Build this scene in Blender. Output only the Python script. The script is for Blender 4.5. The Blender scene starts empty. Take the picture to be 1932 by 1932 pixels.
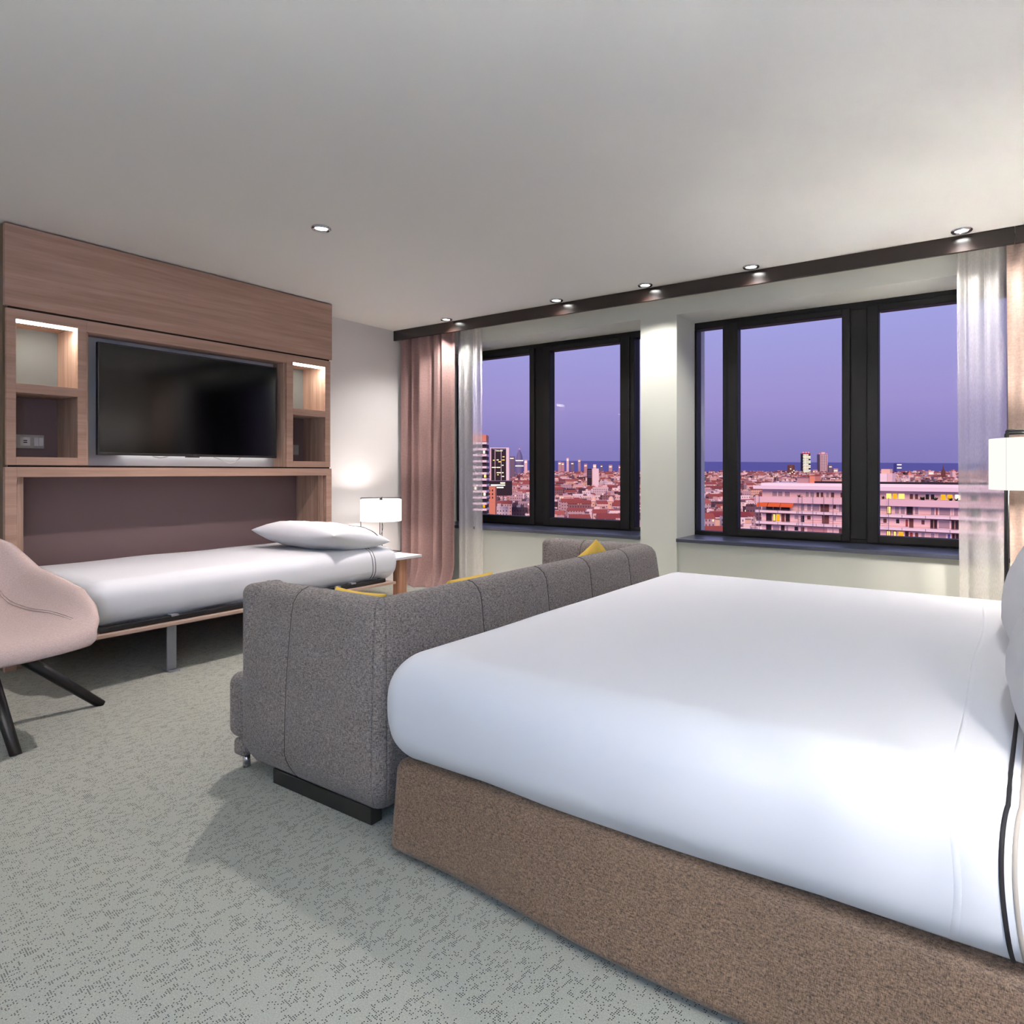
import bpy, bmesh, math, random
from mathutils import Vector, Matrix, noise
random.seed(7)
S = bpy.context.scene
COL = S.collection
PI = math.pi
def lin(c):
    return tuple(((v/255)/12.92 if v/255 <= .04045 else ((v/255+.055)/1.055)**2.4) for v in c)

# ------------------------------------------------------------------ camera
F, YAW, PPX, PPY, EYE = 1245.0, 0.588, 1040.0, 890.0, 1.12
cd = bpy.data.cameras.new('camera'); cam = bpy.data.objects.new('camera', cd); COL.objects.link(cam)
cam.location = (0, 0, EYE); cam.rotation_euler = (PI/2, 0, YAW)
cd.sensor_fit = 'HORIZONTAL'; cd.sensor_width = 36; cd.lens = 36*F/1932
cd.shift_x = -(PPX-966)/1932; cd.shift_y = (PPY-966)/1932
cd.clip_start = .05; cd.clip_end = 20000
S.camera = cam
S.cycles.transparent_max_bounces = 24
RT = Vector((math.cos(YAW), math.sin(YAW), 0)); FW = Vector((-math.sin(YAW), math.cos(YAW), 0))

# ------------------------------------------------------------------ view and sky
S.view_settings.view_transform = 'Standard'; S.view_settings.look = 'None'
S.view_settings.exposure = 0.38; S.view_settings.gamma = 1.0; S.view_settings.use_curve_mapping = False
W = bpy.data.worlds.new('dusk_sky'); S.world = W; W.use_nodes = True
nt = W.node_tree; nt.nodes.clear()
def N(nt, t, **k):
    n = nt.nodes.new(t)
    for a, v in k.items(): setattr(n, a, v)
    return n
tc = N(nt, 'ShaderNodeTexCoord'); sep = N(nt, 'ShaderNodeSeparateXYZ'); rmp = N(nt, 'ShaderNodeValToRGB')
bg = N(nt, 'ShaderNodeBackground'); wo = N(nt, 'ShaderNodeOutputWorld')
nt.links.new(tc.outputs['Generated'], sep.inputs[0]); nt.links.new(sep.outputs['Z'], rmp.inputs[0])
nt.links.new(rmp.outputs[0], bg.inputs[0]); nt.links.new(bg.outputs[0], wo.inputs[0])
cr = rmp.color_ramp
for p, c in ((0.0, (128, 122, 184)), (0.03, (136, 127, 190)), (0.10, (158, 146, 207)), (0.22, (163, 163, 226)), (0.6, (150, 160, 222)), (1.0, (120, 135, 205))):
    e = cr.elements[0] if p == 0.0 else (cr.elements[-1] if p == 1.0 else cr.elements.new(p))
    e.position = p; e.color = (*lin(c), 1)
bg.inputs[1].default_value = .78
# afterglow: broad, low and pink, from behind the hotel
sl = bpy.data.lights.new('afterglow', 'SUN'); sl.energy = 2.0; sl.color = (1.0, .60, .50); sl.angle = math.radians(25)
so = bpy.data.objects.new('afterglow', sl); COL.objects.link(so)
d = (FW*math.cos(math.radians(28)) + RT*.25 + Vector((0, 0, -math.sin(math.radians(28)))))
so.rotation_euler = d.to_track_quat('-Z', 'Y').to_euler(); so.location = (0, -60, 60)

# ------------------------------------------------------------------ materials
def mat(name, c, rough=.6, spec=.3, metal=0, emit=None, es=0, bump=0, bscale=200, coat=0, sheen=0, stretch=(1, 1, 1), var=0, vscale=30):
    m = bpy.data.materials.new(name); m.use_nodes = True
    t = m.node_tree; b = t.nodes['Principled BSDF']
    c = lin(c)
    b.inputs['Base Color'].default_value = (*c, 1); b.inputs['Roughness'].default_value = rough
    b.inputs['Specular IOR Level'].default_value = spec; b.inputs['Metallic'].default_value = metal
    b.inputs['Coat Weight'].default_value = coat
    if sheen: b.inputs['Sheen Weight'].default_value = sheen
    if emit: b.inputs['Emission Color'].default_value = (*lin(emit), 1); b.inputs['Emission Strength'].default_value = es
    if bump or var:
        co = N(t, 'ShaderNodeTexCoord'); mp = N(t, 'ShaderNodeMapping'); mp.inputs['Scale'].default_value = stretch
        t.links.new(co.outputs['Object'], mp.inputs[0])
        n = N(t, 'ShaderNodeTexNoise'); n.inputs['Scale'].default_value = bscale; n.inputs['Detail'].default_value = 3
        t.links.new(mp.outputs[0], n.inputs[0])
        if bump:
            bp = N(t, 'ShaderNodeBump'); bp.inputs['Strength'].default_value = bump; bp.inputs['Distance'].default_value = .004
            t.links.new(n.outputs[0], bp.inputs['Height']); t.links.new(bp.outputs[0], b.inputs['Normal'])
        if var:
            n2 = N(t, 'ShaderNodeTexNoise'); n2.inputs['Scale'].default_value = vscale; n2.inputs['Detail'].default_value = 4
            t.links.new(mp.outputs[0], n2.inputs[0])
            r = N(t, 'ShaderNodeMapRange'); r.inputs[1].default_value = .25; r.inputs[2].default_value = .75
            r.inputs[3].default_value = 1-var; r.inputs[4].default_value = 1+var
            t.links.new(n2.outputs[0], r.inputs[0])
            mx = N(t, 'ShaderNodeMix', data_type='RGBA', blend_type='MULTIPLY'); mx.inputs[0].default_value = 1
            mx.inputs[6].default_value = (*c, 1); t.links.new(r.outputs[0], mx.inputs[7]); t.links.new(mx.outputs[2], b.inputs['Base Color'])
    return m
def wood(name, c1, c2, scale, rough=.5, spec=.25):
    m = bpy.data.materials.new(name); m.use_nodes = True; t = m.node_tree; b = t.nodes['Principled BSDF']
    co = N(t, 'ShaderNodeTexCoord'); mp = N(t, 'ShaderNodeMapping'); mp.inputs['Scale'].default_value = scale
    t.links.new(co.outputs['Object'], mp.inputs[0])
    n1 = N(t, 'ShaderNodeTexNoise'); n1.inputs['Scale'].default_value = 1.0; n1.inputs['Detail'].default_value = 6; n1.inputs['Distortion'].default_value = 1.2
    n2 = N(t, 'ShaderNodeTexNoise'); n2.inputs['Scale'].default_value = 7.0; n2.inputs['Detail'].default_value = 4
    t.links.new(mp.outputs[0], n1.inputs[0]); t.links.new(mp.outputs[0], n2.inputs[0])
    ad = N(t, 'ShaderNodeMath', operation='MULTIPLY_ADD'); ad.inputs[1].default_value = .45
    t.links.new(n2.outputs[0], ad.inputs[0]); t.links.new(n1.outputs[0], ad.inputs[2])
    r = N(t, 'ShaderNodeValToRGB'); r.color_ramp.elements[0].position = .5; r.color_ramp.elements[1].position = .95
    r.color_ramp.elements[0].color = (*lin(c2), 1); r.color_ramp.elements[1].color = (*lin(c1), 1)
    t.links.new(ad.outputs[0], r.inputs[0]); t.links.new(r.outputs[0], b.inputs['Base Color'])
    b.inputs['Roughness'].default_value = rough; b.inputs['Specular IOR Level'].default_value = spec
    return m
def weave(name, c1, c2, s, rough=.9, bump=.4, stretch=(1, 1, 1), spec=.1, thr=(.35, .65)):
    """heathered cloth: two stretched noises crossed, light and dark yarns"""
    m = bpy.data.materials.new(name); m.use_nodes = True; t = m.node_tree; b = t.nodes['Principled BSDF']
    co = N(t, 'ShaderNodeTexCoord'); out = []
    for st in ((1, 1, .22), (.22, .22, 1)):
        mp = N(t, 'ShaderNodeMapping'); mp.inputs['Scale'].default_value = tuple(a*bb for a, bb in zip(st, stretch))
        t.links.new(co.outputs['Object'], mp.inputs[0])
        n = N(t, 'ShaderNodeTexNoise'); n.inputs['Scale'].default_value = s; n.inputs['Detail'].default_value = 2
        t.links.new(mp.outputs[0], n.inputs[0]); out.append(n)
    ad = N(t, 'ShaderNodeMath', operation='ADD'); t.links.new(out[0].outputs[0], ad.inputs[0]); t.links.new(out[1].outputs[0], ad.inputs[1])
    hf = N(t, 'ShaderNodeMath', operation='MULTIPLY'); hf.inputs[1].default_value = .5; t.links.new(ad.outputs[0], hf.inputs[0])
    r = N(t, 'ShaderNodeValToRGB'); r.color_ramp.elements[0].position = thr[0]; r.color_ramp.elements[1].position = thr[1]
    r.color_ramp.elements[0].color = (*lin(c2), 1); r.color_ramp.elements[1].color = (*lin(c1), 1)
    t.links.new(hf.outputs[0], r.inputs[0]); t.links.new(r.outputs[0], b.inputs['Base Color'])
    bp = N(t, 'ShaderNodeBump'); bp.inputs['Strength'].default_value = bump; bp.inputs['Distance'].default_value = .002
    t.links.new(hf.outputs[0], bp.inputs['Height']); t.links.new(bp.outputs[0], b.inputs['Normal'])
    b.inputs['Roughness'].default_value = rough; b.inputs['Specular IOR Level'].default_value = spec
    b.inputs['Sheen Weight'].default_value = .15
    return m
def sheer_mat(name, c, alpha):
    m = bpy.data.materials.new(name); m.use_nodes = True; t = m.node_tree; t.nodes.clear()
    o = N(t, 'ShaderNodeOutputMaterial'); tr = N(t, 'ShaderNodeBsdfTransparent'); df = N(t, 'ShaderNodeBsdfDiffuse'); tl = N(t, 'ShaderNodeBsdfTranslucent')
    m1 = N(t, 'ShaderNodeMixShader'); m2 = N(t, 'ShaderNodeMixShader')
    df.inputs[0].default_value = (*lin(c), 1); tl.inputs[0].default_value = (*lin(c), 1)
    m1.inputs[0].default_value = .45; t.links.new(df.outputs[0], m1.inputs[1]); t.links.new(tl.outputs[0], m1.inputs[2])
    co = N(t, 'ShaderNodeTexCoord'); mp = N(t, 'ShaderNodeMapping'); mp.inputs['Scale'].default_value = (1, 1, .15)
    n = N(t, 'ShaderNodeTexNoise'); n.inputs['Scale'].default_value = 350
    t.links.new(co.outputs['Object'], mp.inputs[0]); t.links.new(mp.outputs[0], n.inputs[0])
    r = N(t, 'ShaderNodeMapRange'); r.inputs[3].default_value = alpha-.15; r.inputs[4].default_value = alpha+.15
    t.links.new(n.outputs[0], r.inputs[0]); t.links.new(r.outputs[0], m2.inputs[0])
    t.links.new(tr.outputs[0], m2.inputs[1]); t.links.new(m1.outputs[0], m2.inputs[2]); t.links.new(m2.outputs[0], o.inputs[0])
    return m
def emat(name, c, s):
    m = bpy.data.materials.new(name); m.use_nodes = True; t = m.node_tree; t.nodes.clear()
    o = N(t, 'ShaderNodeOutputMaterial'); e = N(t, 'ShaderNodeEmission'); e.inputs[0].default_value = (*lin(c), 1); e.inputs[1].default_value = s
    t.links.new(e.outputs[0], o.inputs[0]); return m
def glass_mat():
    m = bpy.data.materials.new('window_glass'); m.use_nodes = True; t = m.node_tree; t.nodes.clear()
    o = N(t, 'ShaderNodeOutputMaterial'); tr = N(t, 'ShaderNodeBsdfTransparent'); gl = N(t, 'ShaderNodeBsdfGlossy'); gl.inputs['Roughness'].default_value = .02
    fr = N(t, 'ShaderNodeFresnel'); fr.inputs[0].default_value = 1.18; mx = N(t, 'ShaderNodeMixShader')
    t.links.new(fr.outputs[0], mx.inputs[0]); t.links.new(tr.outputs[0], mx.inputs[1]); t.links.new(gl.outputs[0], mx.inputs[2]); t.links.new(mx.outputs[0], o.inputs[0])
    return m
def carpet_mat():
    m = bpy.data.materials.new('carpet'); m.use_nodes = True; t = m.node_tree; b = t.nodes['Principled BSDF']
    co = N(t, 'ShaderNodeTexCoord'); mp = N(t, 'ShaderNodeMapping'); mp.inputs['Rotation'].default_value = (0, 0, .12); mp.inputs['Scale'].default_value = (205, 205, 1)
    t.links.new(co.outputs['Object'], mp.inputs[0])
    # pin dots on a weave grid
    fr = N(t, 'ShaderNodeVectorMath', operation='FRACTION'); t.links.new(mp.outputs[0], fr.inputs[0])
    sb = N(t, 'ShaderNodeVectorMath', operation='SUBTRACT'); sb.inputs[1].default_value = (.5, .5, 0); t.links.new(fr.outputs[0], sb.inputs[0])
    sz = N(t, 'ShaderNodeVectorMath', operation='MULTIPLY'); sz.inputs[1].default_value = (1, 1, 0); t.links.new(sb.outputs[0], sz.inputs[0])
    ln = N(t, 'ShaderNodeVectorMath', operation='LENGTH'); t.links.new(sz.outputs[0], ln.inputs[0])
    dot = N(t, 'ShaderNodeMath', operation='LESS_THAN'); dot.inputs[1].default_value = .30; t.links.new(ln.outputs['Value'], dot.inputs[0])
    fl = N(t, 'ShaderNodeVectorMath', operation='FLOOR'); t.links.new(mp.outputs[0], fl.inputs[0])
    mp2 = N(t, 'ShaderNodeMapping'); mp2.inputs['Scale'].default_value = (.30, .11, 0); t.links.new(fl.outputs[0], mp2.inputs[0])
    n = N(t, 'ShaderNodeTexNoise'); n.inputs['Scale'].default_value = 1; n.inputs['Detail'].default_value = 2; t.links.new(mp2.outputs[0], n.inputs[0])
    wn = N(t, 'ShaderNodeTexWhiteNoise', noise_dimensions='2D'); t.links.new(fl.outputs[0], wn.inputs['Vector'])
    ma = N(t, 'ShaderNodeMath', operation='MULTIPLY_ADD'); ma.inputs[1].default_value = .30; t.links.new(wn.outputs['Value'], ma.inputs[0]); t.links.new(n.outputs[0], ma.inputs[2])
    gt = N(t, 'ShaderNodeMath', operation='GREATER_THAN'); gt.inputs[1].default_value = .735; t.links.new(ma.outputs[0], gt.inputs[0])
    mu = N(t, 'ShaderNodeMath', operation='MULTIPLY'); t.links.new(dot.outputs[0], mu.inputs[0]); t.links.new(gt.outputs[0], mu.inputs[1])
    # ribbed ground
    wv = N(t, 'ShaderNodeTexNoise'); wv.inputs['Scale'].default_value = 1.6; wv.inputs['Detail'].default_value = 2; t.links.new(mp.outputs[0], wv.inputs[0])
    g = N(t, 'ShaderNodeValToRGB'); g.color_ramp.elements[0].position = .3; g.color_ramp.elements[1].position = .7
    g.color_ramp.elements[0].color = (*lin((150, 151, 141)), 1); g.color_ramp.elements[1].color = (*lin((174, 174, 164)), 1)
    t.links.new(wv.outputs[0], g.inputs[0])
    mx = N(t, 'ShaderNodeMix', data_type='RGBA'); t.links.new(mu.outputs[0], mx.inputs[0]); t.links.new(g.outputs[0], mx.inputs[6]); mx.inputs[7].default_value = (*lin((52, 56, 54)), 1)
    t.links.new(mx.outputs[2], b.inputs['Base Color'])
    bp = N(t, 'ShaderNodeBump'); bp.inputs['Strength'].default_value = .5; bp.inputs['Distance'].default_value = .003
    sbm = N(t, 'ShaderNodeMath', operation='SUBTRACT'); t.links.new(wv.outputs[0], sbm.inputs[0]); t.links.new(mu.outputs[0], sbm.inputs[1])
    t.links.new(sbm.outputs[0], bp.inputs['Height']); t.links.new(bp.outputs[0], b.inputs['Normal'])
    b.inputs['Roughness'].default_value = .95; b.inputs['Specular IOR Level'].default_value = .05
    return m
M = {}
M['carpet'] = carpet_mat()
M['ceil'] = mat('ceiling_paint', (244, 242, 236), .8, .15)
M['wall'] = mat('wall_paint', (238, 233, 230), .75, .2, bump=.05, bscale=90)
M['wwall'] = mat('window_wall_paint', (226, 226, 214), .75, .2)
M['wood'] = wood('pale_oak_veneer', (190, 155, 137), (164, 130, 112), (18, .8, 18))
M['wood_v'] = wood('pale_oak_upright', (192, 162, 144), (154, 124, 106), (26, 26, .9))
M['wood_side'] = wood('oak_side', (120, 98, 76), (96, 76, 56), (9, 9, .55))
M['groove'] = mat('painted_groove_shade', (40, 26, 20), .8, .1)  # near-black colour painted in for the shade in the cabinet gaps
M['taupe'] = mat('taupe_laminate', (112, 92, 92), .55, .3)
M['greyback'] = mat('grey_laminate', (205, 205, 208), .5, .3)
M['nicheback'] = mat('niche_grey', (118, 120, 118), .6, .2)
M['pelmet'] = wood('wenge', (38, 24, 20), (18, 11, 9), (1.2, 9, 40), .24, .6)
M['black'] = mat('black_metal', (20, 19, 20), .4, .5)
M['frame'] = mat('dark_window_frame', (17, 15, 15), .5, .25)
M['sill'] = mat('dark_sill', (58, 62, 80), .28, 1.0)  # blue in the base colour stands in for reflected sky
M['glass'] = glass_mat()
M['tv'] = mat('tv_screen', (6, 5, 6), .1, .4)
M['bezel'] = mat('tv_bezel', (38, 33, 36), .4, .5)
M['chrome'] = mat('chrome', (200, 200, 205), .2, .5, 1)
M['steel'] = mat('grey_steel', (150, 150, 156), .4, .5, .6)
M['plate'] = mat('aluminium_plate', (176, 170, 166), .4, .5, .3)
M['sheet'] = mat('white_sheet', (232, 232, 236), .7, .2, bump=.05, bscale=30, sheen=.15)
M['pillow'] = mat('white_pillowcase', (234, 234, 238), .75, .2, bump=.06, bscale=25)
M['thread_black'] = mat('black_cord', (26, 24, 28), .7)
M['thread_taupe'] = mat('taupe_cord', (176, 166, 156), .8)
M['sofa'] = weave('grey_sofa_tweed', (150, 141, 136), (62, 57, 55), 480, thr=(.36, .64))
M['seam'] = mat('sofa_seam', (60, 55, 52), .9)
M['skirt'] = weave('brown_bed_base_cloth', (134, 110, 91), (46, 35, 27), 560, rough=.55, spec=.3, thr=(.36, .64))
M['chair'] = weave('pink_beige_wool', (208, 186, 178), (178, 156, 150), 500, thr=(.3, .7))
M['drape'] = weave('mauve_drape', (162, 131, 126), (140, 111, 106), 160, bump=.15, stretch=(.5, .5, 2.0), thr=(.3, .7))
M['drape2'] = weave('beige_drape', (196, 172, 158), (172, 148, 134), 160, bump=.15, stretch=(.5, .5, 2.0), thr=(.3, .7))
M['sheer'] = sheer_mat('sheer_voile', (255, 250, 245), .55)
M['yellow'] = mat('mustard_cloth', (214, 178, 84), .85, .1, bump=.2, bscale=300)
M['white'] = mat('white_lacquer', (236, 232, 230), .4, .4)
M['leg_oak'] = wood('oak_leg', (190, 140, 110), (150, 104, 80), (9, 9, .8))
M['blackwood'] = mat('black_stained_wood', (22, 18, 18), .45, .4)
M['mdf'] = wood('board_oak', (190, 164, 148), (152, 126, 110), (9, .6, 9))

# ------------------------------------------------------------------ mesh helpers
def link(name, me, m=None, parent=None, smooth=False):
    o = bpy.data.objects.new(name, me); COL.objects.link(o)
    if m is not None:
        for q in (m if isinstance(m, (list, tuple)) else [m]): me.materials.append(q)
    if parent is not None: attach(o, parent)
    if smooth: me.polygons.foreach_set('use_smooth', [True]*len(me.polygons))
    return o
def world_of(o):
    return (world_of(o.parent) @ o.matrix_parent_inverse @ o.matrix_basis) if o.parent else o.matrix_basis.copy()
def attach(o, p):
    o.parent = p; o.matrix_parent_inverse = world_of(p).inverted()
def attach_local(o, p):
    o.parent = p
def pyd(name, v, f, m=None, parent=None, smooth=False):
    me = bpy.data.meshes.new(name); me.from_pydata(v, [], f); me.update()
    return link(name, me, m, parent, smooth)
def boxg(x0, x1, y0, y1, z0, z1, o=0):
    v = [(x0, y0, z0), (x1, y0, z0), (x1, y1, z0), (x0, y1, z0), (x0, y0, z1), (x1, y0, z1), (x1, y1, z1), (x0, y1, z1)]
    f = [(0, 3, 2, 1), (4, 5, 6, 7), (0, 1, 5, 4), (1, 2, 6, 5), (2, 3, 7, 6), (3, 0, 4, 7)]
    return v, [tuple(i+o for i in q) for q in f]
def boxes(name, L, m=None, parent=None, bev=0, seg=2):
    V, Fc = [], []
    for b in L:
        v, f = boxg(*b, o=len(V)); V += v; Fc += f
    o = pyd(name, V, Fc, m, parent)
    if bev:
        md = o.modifiers.new('bevel', 'BEVEL'); md.width = bev; md.segments = seg; md.limit_method = 'ANGLE'
    return o
def box(name, x0, x1, y0, y1, z0, z1, m=None, parent=None, bev=0, seg=2):
    return boxes(name, [(x0, x1, y0, y1, z0, z1)], m, parent, bev, seg)
def tube(name, pts, r, m=None, parent=None, n=8, cap=True, radii=None):
    pts = [Vector(p) for p in pts]; V, Fc = [], []
    prev = None
    for i, p in enumerate(pts):
        t = ((pts[min(i+1, len(pts)-1)]-pts[max(i-1, 0)])).normalized()
        a = Vector((0, 0, 1)) if abs(t.z) < .9 else Vector((1, 0, 0))
        if prev is not None: a = prev
        u = (a - t*a.dot(t)).normalized(); w = t.cross(u); prev = u
        rr = radii[i] if radii else r
        for k in range(n):
            an = 2*PI*k/n; V.append(tuple(p + u*math.cos(an)*rr + w*math.sin(an)*rr))
    for i in range(len(pts)-1):
        for k in range(n):
            Fc.append((i*n+k, i*n+(k+1) % n, (i+1)*n+(k+1) % n, (i+1)*n+k))
    if cap: Fc.append(tuple(range(n-1, -1, -1))); Fc.append(tuple((len(pts)-1)*n+k for k in range(n)))
    return pyd(name, V, Fc, m, parent, True)
def lathe(name, prof, c, m=None, parent=None, n=40, closed=False):
    V, Fc = [], []
    for r, z in prof:
        for k in range(n): V.append((c[0]+r*math.cos(2*PI*k/n), c[1]+r*math.sin(2*PI*k/n), c[2]+z))
    L = len(prof)
    for i in range(L if closed else L-1):
        j = (i+1) % L
        for k in range(n): Fc.append((i*n+k, i*n+(k+1) % n, j*n+(k+1) % n, j*n+k))
    return pyd(name, V, Fc, m, parent, True)
def cuts(a, b, r, n, e=5):
    """parameter stops along an axis: dense in the rounded ends"""
    L = [a+r*(1-math.cos(PI/2*i/e)) if 0 else a + r*i/e for i in range(e)]
    L += [a+r+(b-a-2*r)*i/n for i in range(n)]
    L += [b-r+r*i/e for i in range(e+1)]
    return L
def rmap(p, lo, hi, r):
    q = [min(max(p[i], lo[i]+r), hi[i]-r) for i in range(3)]
    d = Vector([p[i]-q[i] for i in range(3)])
    if d.length > 1e-9:
        d = d.normalized()*r
    return Vector(q)+d
def rbox(name, lo, hi, r, n=(8, 8, 4), m=None, parent=None, deform=None, e=5):
    """closed box with rounded edges, gridded so it can be deformed"""
    C = [cuts(lo[i], hi[i], r, n[i], e) for i in range(3)]
    idx, V, Fc = {}, [], []
    def vert(i, j, k):
        if (i, j, k) not in idx:
            idx[(i, j, k)] = len(V)
            p = rmap((C[0][i], C[1][j], C[2][k]), lo, hi, r)
            V.append(deform(p) if deform else p)
        return idx[(i, j, k)]
    A, B, D = len(C[0])-1, len(C[1])-1, len(C[2])-1
    for i in range(A):
        for j in range(B):
            Fc.append((vert(i, j, D), vert(i+1, j, D), vert(i+1, j+1, D), vert(i, j+1, D)))
            Fc.append((vert(i, j+1, 0), vert(i+1, j+1, 0), vert(i+1, j, 0), vert(i, j, 0)))
    for i in range(A):
        for k in range(D):
            Fc.append((vert(i, 0, k), vert(i+1, 0, k), vert(i+1, 0, k+1), vert(i, 0, k+1)))
            Fc.append((vert(i+1, B, k), vert(i, B, k), vert(i, B, k+1), vert(i+1, B, k+1)))
    for j in range(B):
        for k in range(D):
            Fc.append((vert(0, j+1, k), vert(0, j, k), vert(0, j, k+1), vert(0, j+1, k+1)))
            Fc.append((vert(A, j, k), vert(A, j+1, k), vert(A, j+1, k+1), vert(A, j, k+1)))
    return pyd(name, [tuple(v) for v in V], Fc, m, parent, True)
def thing(name, label, cat, loc=(0, 0, 0), rz=0, group=None):
    o = bpy.data.objects.new(name, None); COL.objects.link(o); o.location = loc; o.rotation_euler = (0, 0, rz)
    o.empty_display_size = .1
    return tag(o, label, cat, group)
def tag(o, label, cat, group=None, kind=None):
    o['label'] = label; o['category'] = cat
    if group: o['group'] = group
    if kind: o['kind'] = kind
    return o
def struct(o, label=None):
    o['kind'] = 'structure'
    if label: o['label'] = label
    return o
def copy_tree(o, parent=None):
    c = o.copy(); COL.objects.link(c)
    if parent is not None: c.parent = parent
    for ch in [x for x in bpy.data.objects if x.parent == o]:
        copy_tree(ch, c)
    return c
def at(px, py, d):
    return Vector((0, 0, EYE)) + d*(RT*((px-PPX)/F) + FW + Vector((0, 0, (PPY-py)/F)))

# ------------------------------------------------------------------ room shell
XL, XR, YN, YW, ZC = -4.95, .78, -2.6, 4.80, 2.52
YG = 5.17                                            # plane of the window frames
W1 = (-4.62, -2.34); W2 = (-2.03, .47)               # window openings in x
ZS, ZT = .605, 2.34
struct(box('floor', XL-.2, XR+.2, YN-.2, 5.4, -.12, 0, M['carpet']), 'grey green carpet with dark pin dots')
struct(box('ceiling', XL-.2, XR+.2, YN-.2, 5.4, ZC, ZC+.2, M['ceil']), 'smooth off white painted ceiling')
struct(box('wall_left', XL-.2, XL, YN-.2, 5.4, 0, ZC, M['wall']), 'plain pale wall behind the oak cabinet')
struct(box('wall_right', XR, XR+.2, YN-.2, 5.4, 0, ZC, M['wall']), 'plain wall at the head of the double bed')
struct(box('wall_front', XL, XR, YN-.2, YN, 0, ZC, M['wall']), 'plain wall opposite the windows')
struct(boxes('wall_back', [
    (XL, XR, YW, 5.4, ZT, ZC),                               # lintel band
    (XL, W1[0], YW, 5.4, 0, ZT), (W1[1], W2[0], YW, 5.4, 0, ZT), (W2[1], XR, YW, 5.4, 0, ZT),   # piers
    (W1[0], W1[1], YW+.035, 5.4, 0, .575), (W2[0], W2[1], YW+.035, 5.4, 0, .575),               # below the sills
], M['wwall']), 'pale green grey window wall with a pier between the windows')

# ------------------------------------------------------------------ windows
def window(name, x0, x1, posts, panes, sashes):
    """posts: fixed uprights, panes: glass (x0,x1,z0,z1), sashes: opening leaf frames round a pane"""
    fr = boxes(name, [(x0, x1, YG, YG+.10, ZT-.055, ZT), (x0, x1, YG, YG+.10, ZS-.02, ZS+.03), (x0, x0+.02, YG, YG+.10, ZS+.03, ZT-.055), (x1-.02, x1, YG, YG+.10, ZS+.03, ZT-.055)], M['frame'], None, .004)
    struct(fr, 'dark metal window frame')
    for a, b in posts:
        box('mullion', a, b, YG-.012, YG+.10, ZS+.03, ZT-.055, M['frame'], fr, .004)
    for (a, b, ga, gb, z0, z1) in sashes:
        boxes('sash', [(a, ga, YG-.03, YG+.06, ZS+.012, ZT-.04), (gb, b, YG-.03, YG+.06, ZS+.012, ZT-.04),
                       (ga, gb, YG-.03, YG+.06, ZS+.012, z0), (ga, gb, YG-.03, YG+.06, z1, ZT-.04)], M['frame'], fr, .006)
    for a, b, z0, z1 in panes:
        box('pane', a, b, YG+.03, YG+.036, z0, z1, M['glass'], fr)
    return fr
w2 = window('window_2', W2[0], W2[1], [(-1.79, -1.748), (-.845, -.735), (.16, .20)],
    [(-2.01, -1.79, ZS+.03, ZT-.055), (-1.664, -.90, .668, 2.252), (-.66, .085, .668, 2.252), (.20, .45, ZS+.03, ZT-.055)],
    [(-1.748, -.845, -1.664, -.90, .668, 2.252), (-.735, .16, -.66, .085, .668, 2.252)])
w1 = window('window_1', W1[0], W1[1], [(-2.615, -2.575), (-3.625, -3.52)],
    [(-2.575, -2.36, ZS+.03, ZT-.055), (-3.445, -2.705, .69, 2.252), (-4.46, -3.68, .69, 2.252)],
    [(-3.52, -2.615, -3.445, -2.705, .69, 2.252), (-4.60, -3.625, -4.46, -3.68, .69, 2.252)])
for wf, a, b in ((w1, W1[0], W1[1]), (w2, W2[0], W2[1])):
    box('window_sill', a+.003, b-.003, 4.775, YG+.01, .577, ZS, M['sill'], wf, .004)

# curtain pelmet along the ceiling
pel = thing('curtain_pelmet', 'dark wenge pelmet board running along the ceiling above both windows', 'pelmet', (-2.0, 4.6, ZC))
box('board', XL+.004, .112, 4.59, 4.615, 2.42, ZC-.001, M['pelmet'], pel, .002)
box('board', .1135, XR-.004, 4.59, 4.615, 2.42, ZC-.001, M['pelmet'], pel, .002)

# ------------------------------------------------------------------ downlights
def downlight(x, y, power, label, color=(1, .95, .9), cone=150, blend=.6):
    t = thing('ceiling_downlight', label, 'downlight', (x, y, ZC), 0, 'recessed ceiling downlights')
    lathe('trim_ring', [(.036, -.001), (.055, -.001), (.056, -.005), (.050, -.012), (.044, -.012), (.037, -.004)], (x, y, ZC), M['chrome'], t, 28, True)
    lathe('lamp', [(.0005, -.0035), (.022, -.003), (.034, -.002)], (x, y, ZC), EM['spot'], t, 24)
    ld = bpy.data.lights.new('spot_light', 'SPOT'); ld.energy = power; ld.color = color; ld.spot_size = math.radians(cone); ld.spot_blend = blend; ld.shadow_soft_size = .03
    lo = bpy.data.objects.new('spot_light', ld); COL.objects.link(lo); lo.location = (x, y, ZC-.016); attach(lo, t)
    return t
EM = {'spot': emat('lit_downlight', (255, 252, 248), 40), 'led': emat('led_strip', (255, 250, 240), 22),
      'shade': emat('lit_lamp_shade', (255, 247, 238), .86), 'shade_hot': emat('lit_table_shade', (255, 250, 246), 1.3)}
WARM = (1, .90, .89); NEU = (1, .97, .95); COOL = (.80, .93, 1)
for x, lab in ((-4.157, 'small round downlight above the mauve drape'), (-2.95, 'small round downlight above the left window'),
               (-2.155, 'small round downlight above the pier between the windows'), (-1.362, 'small round downlight above the left part of the right window'),
               (-.142, 'small round downlight above the right hand sheer curtain')):
    downlight(x, 4.50, 50 if x < -4 else 32, lab, NEU, 130, .7)
downlight(-3.2, 2.42, 118, 'lone round downlight in front of the television', WARM, 118, .55)
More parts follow.
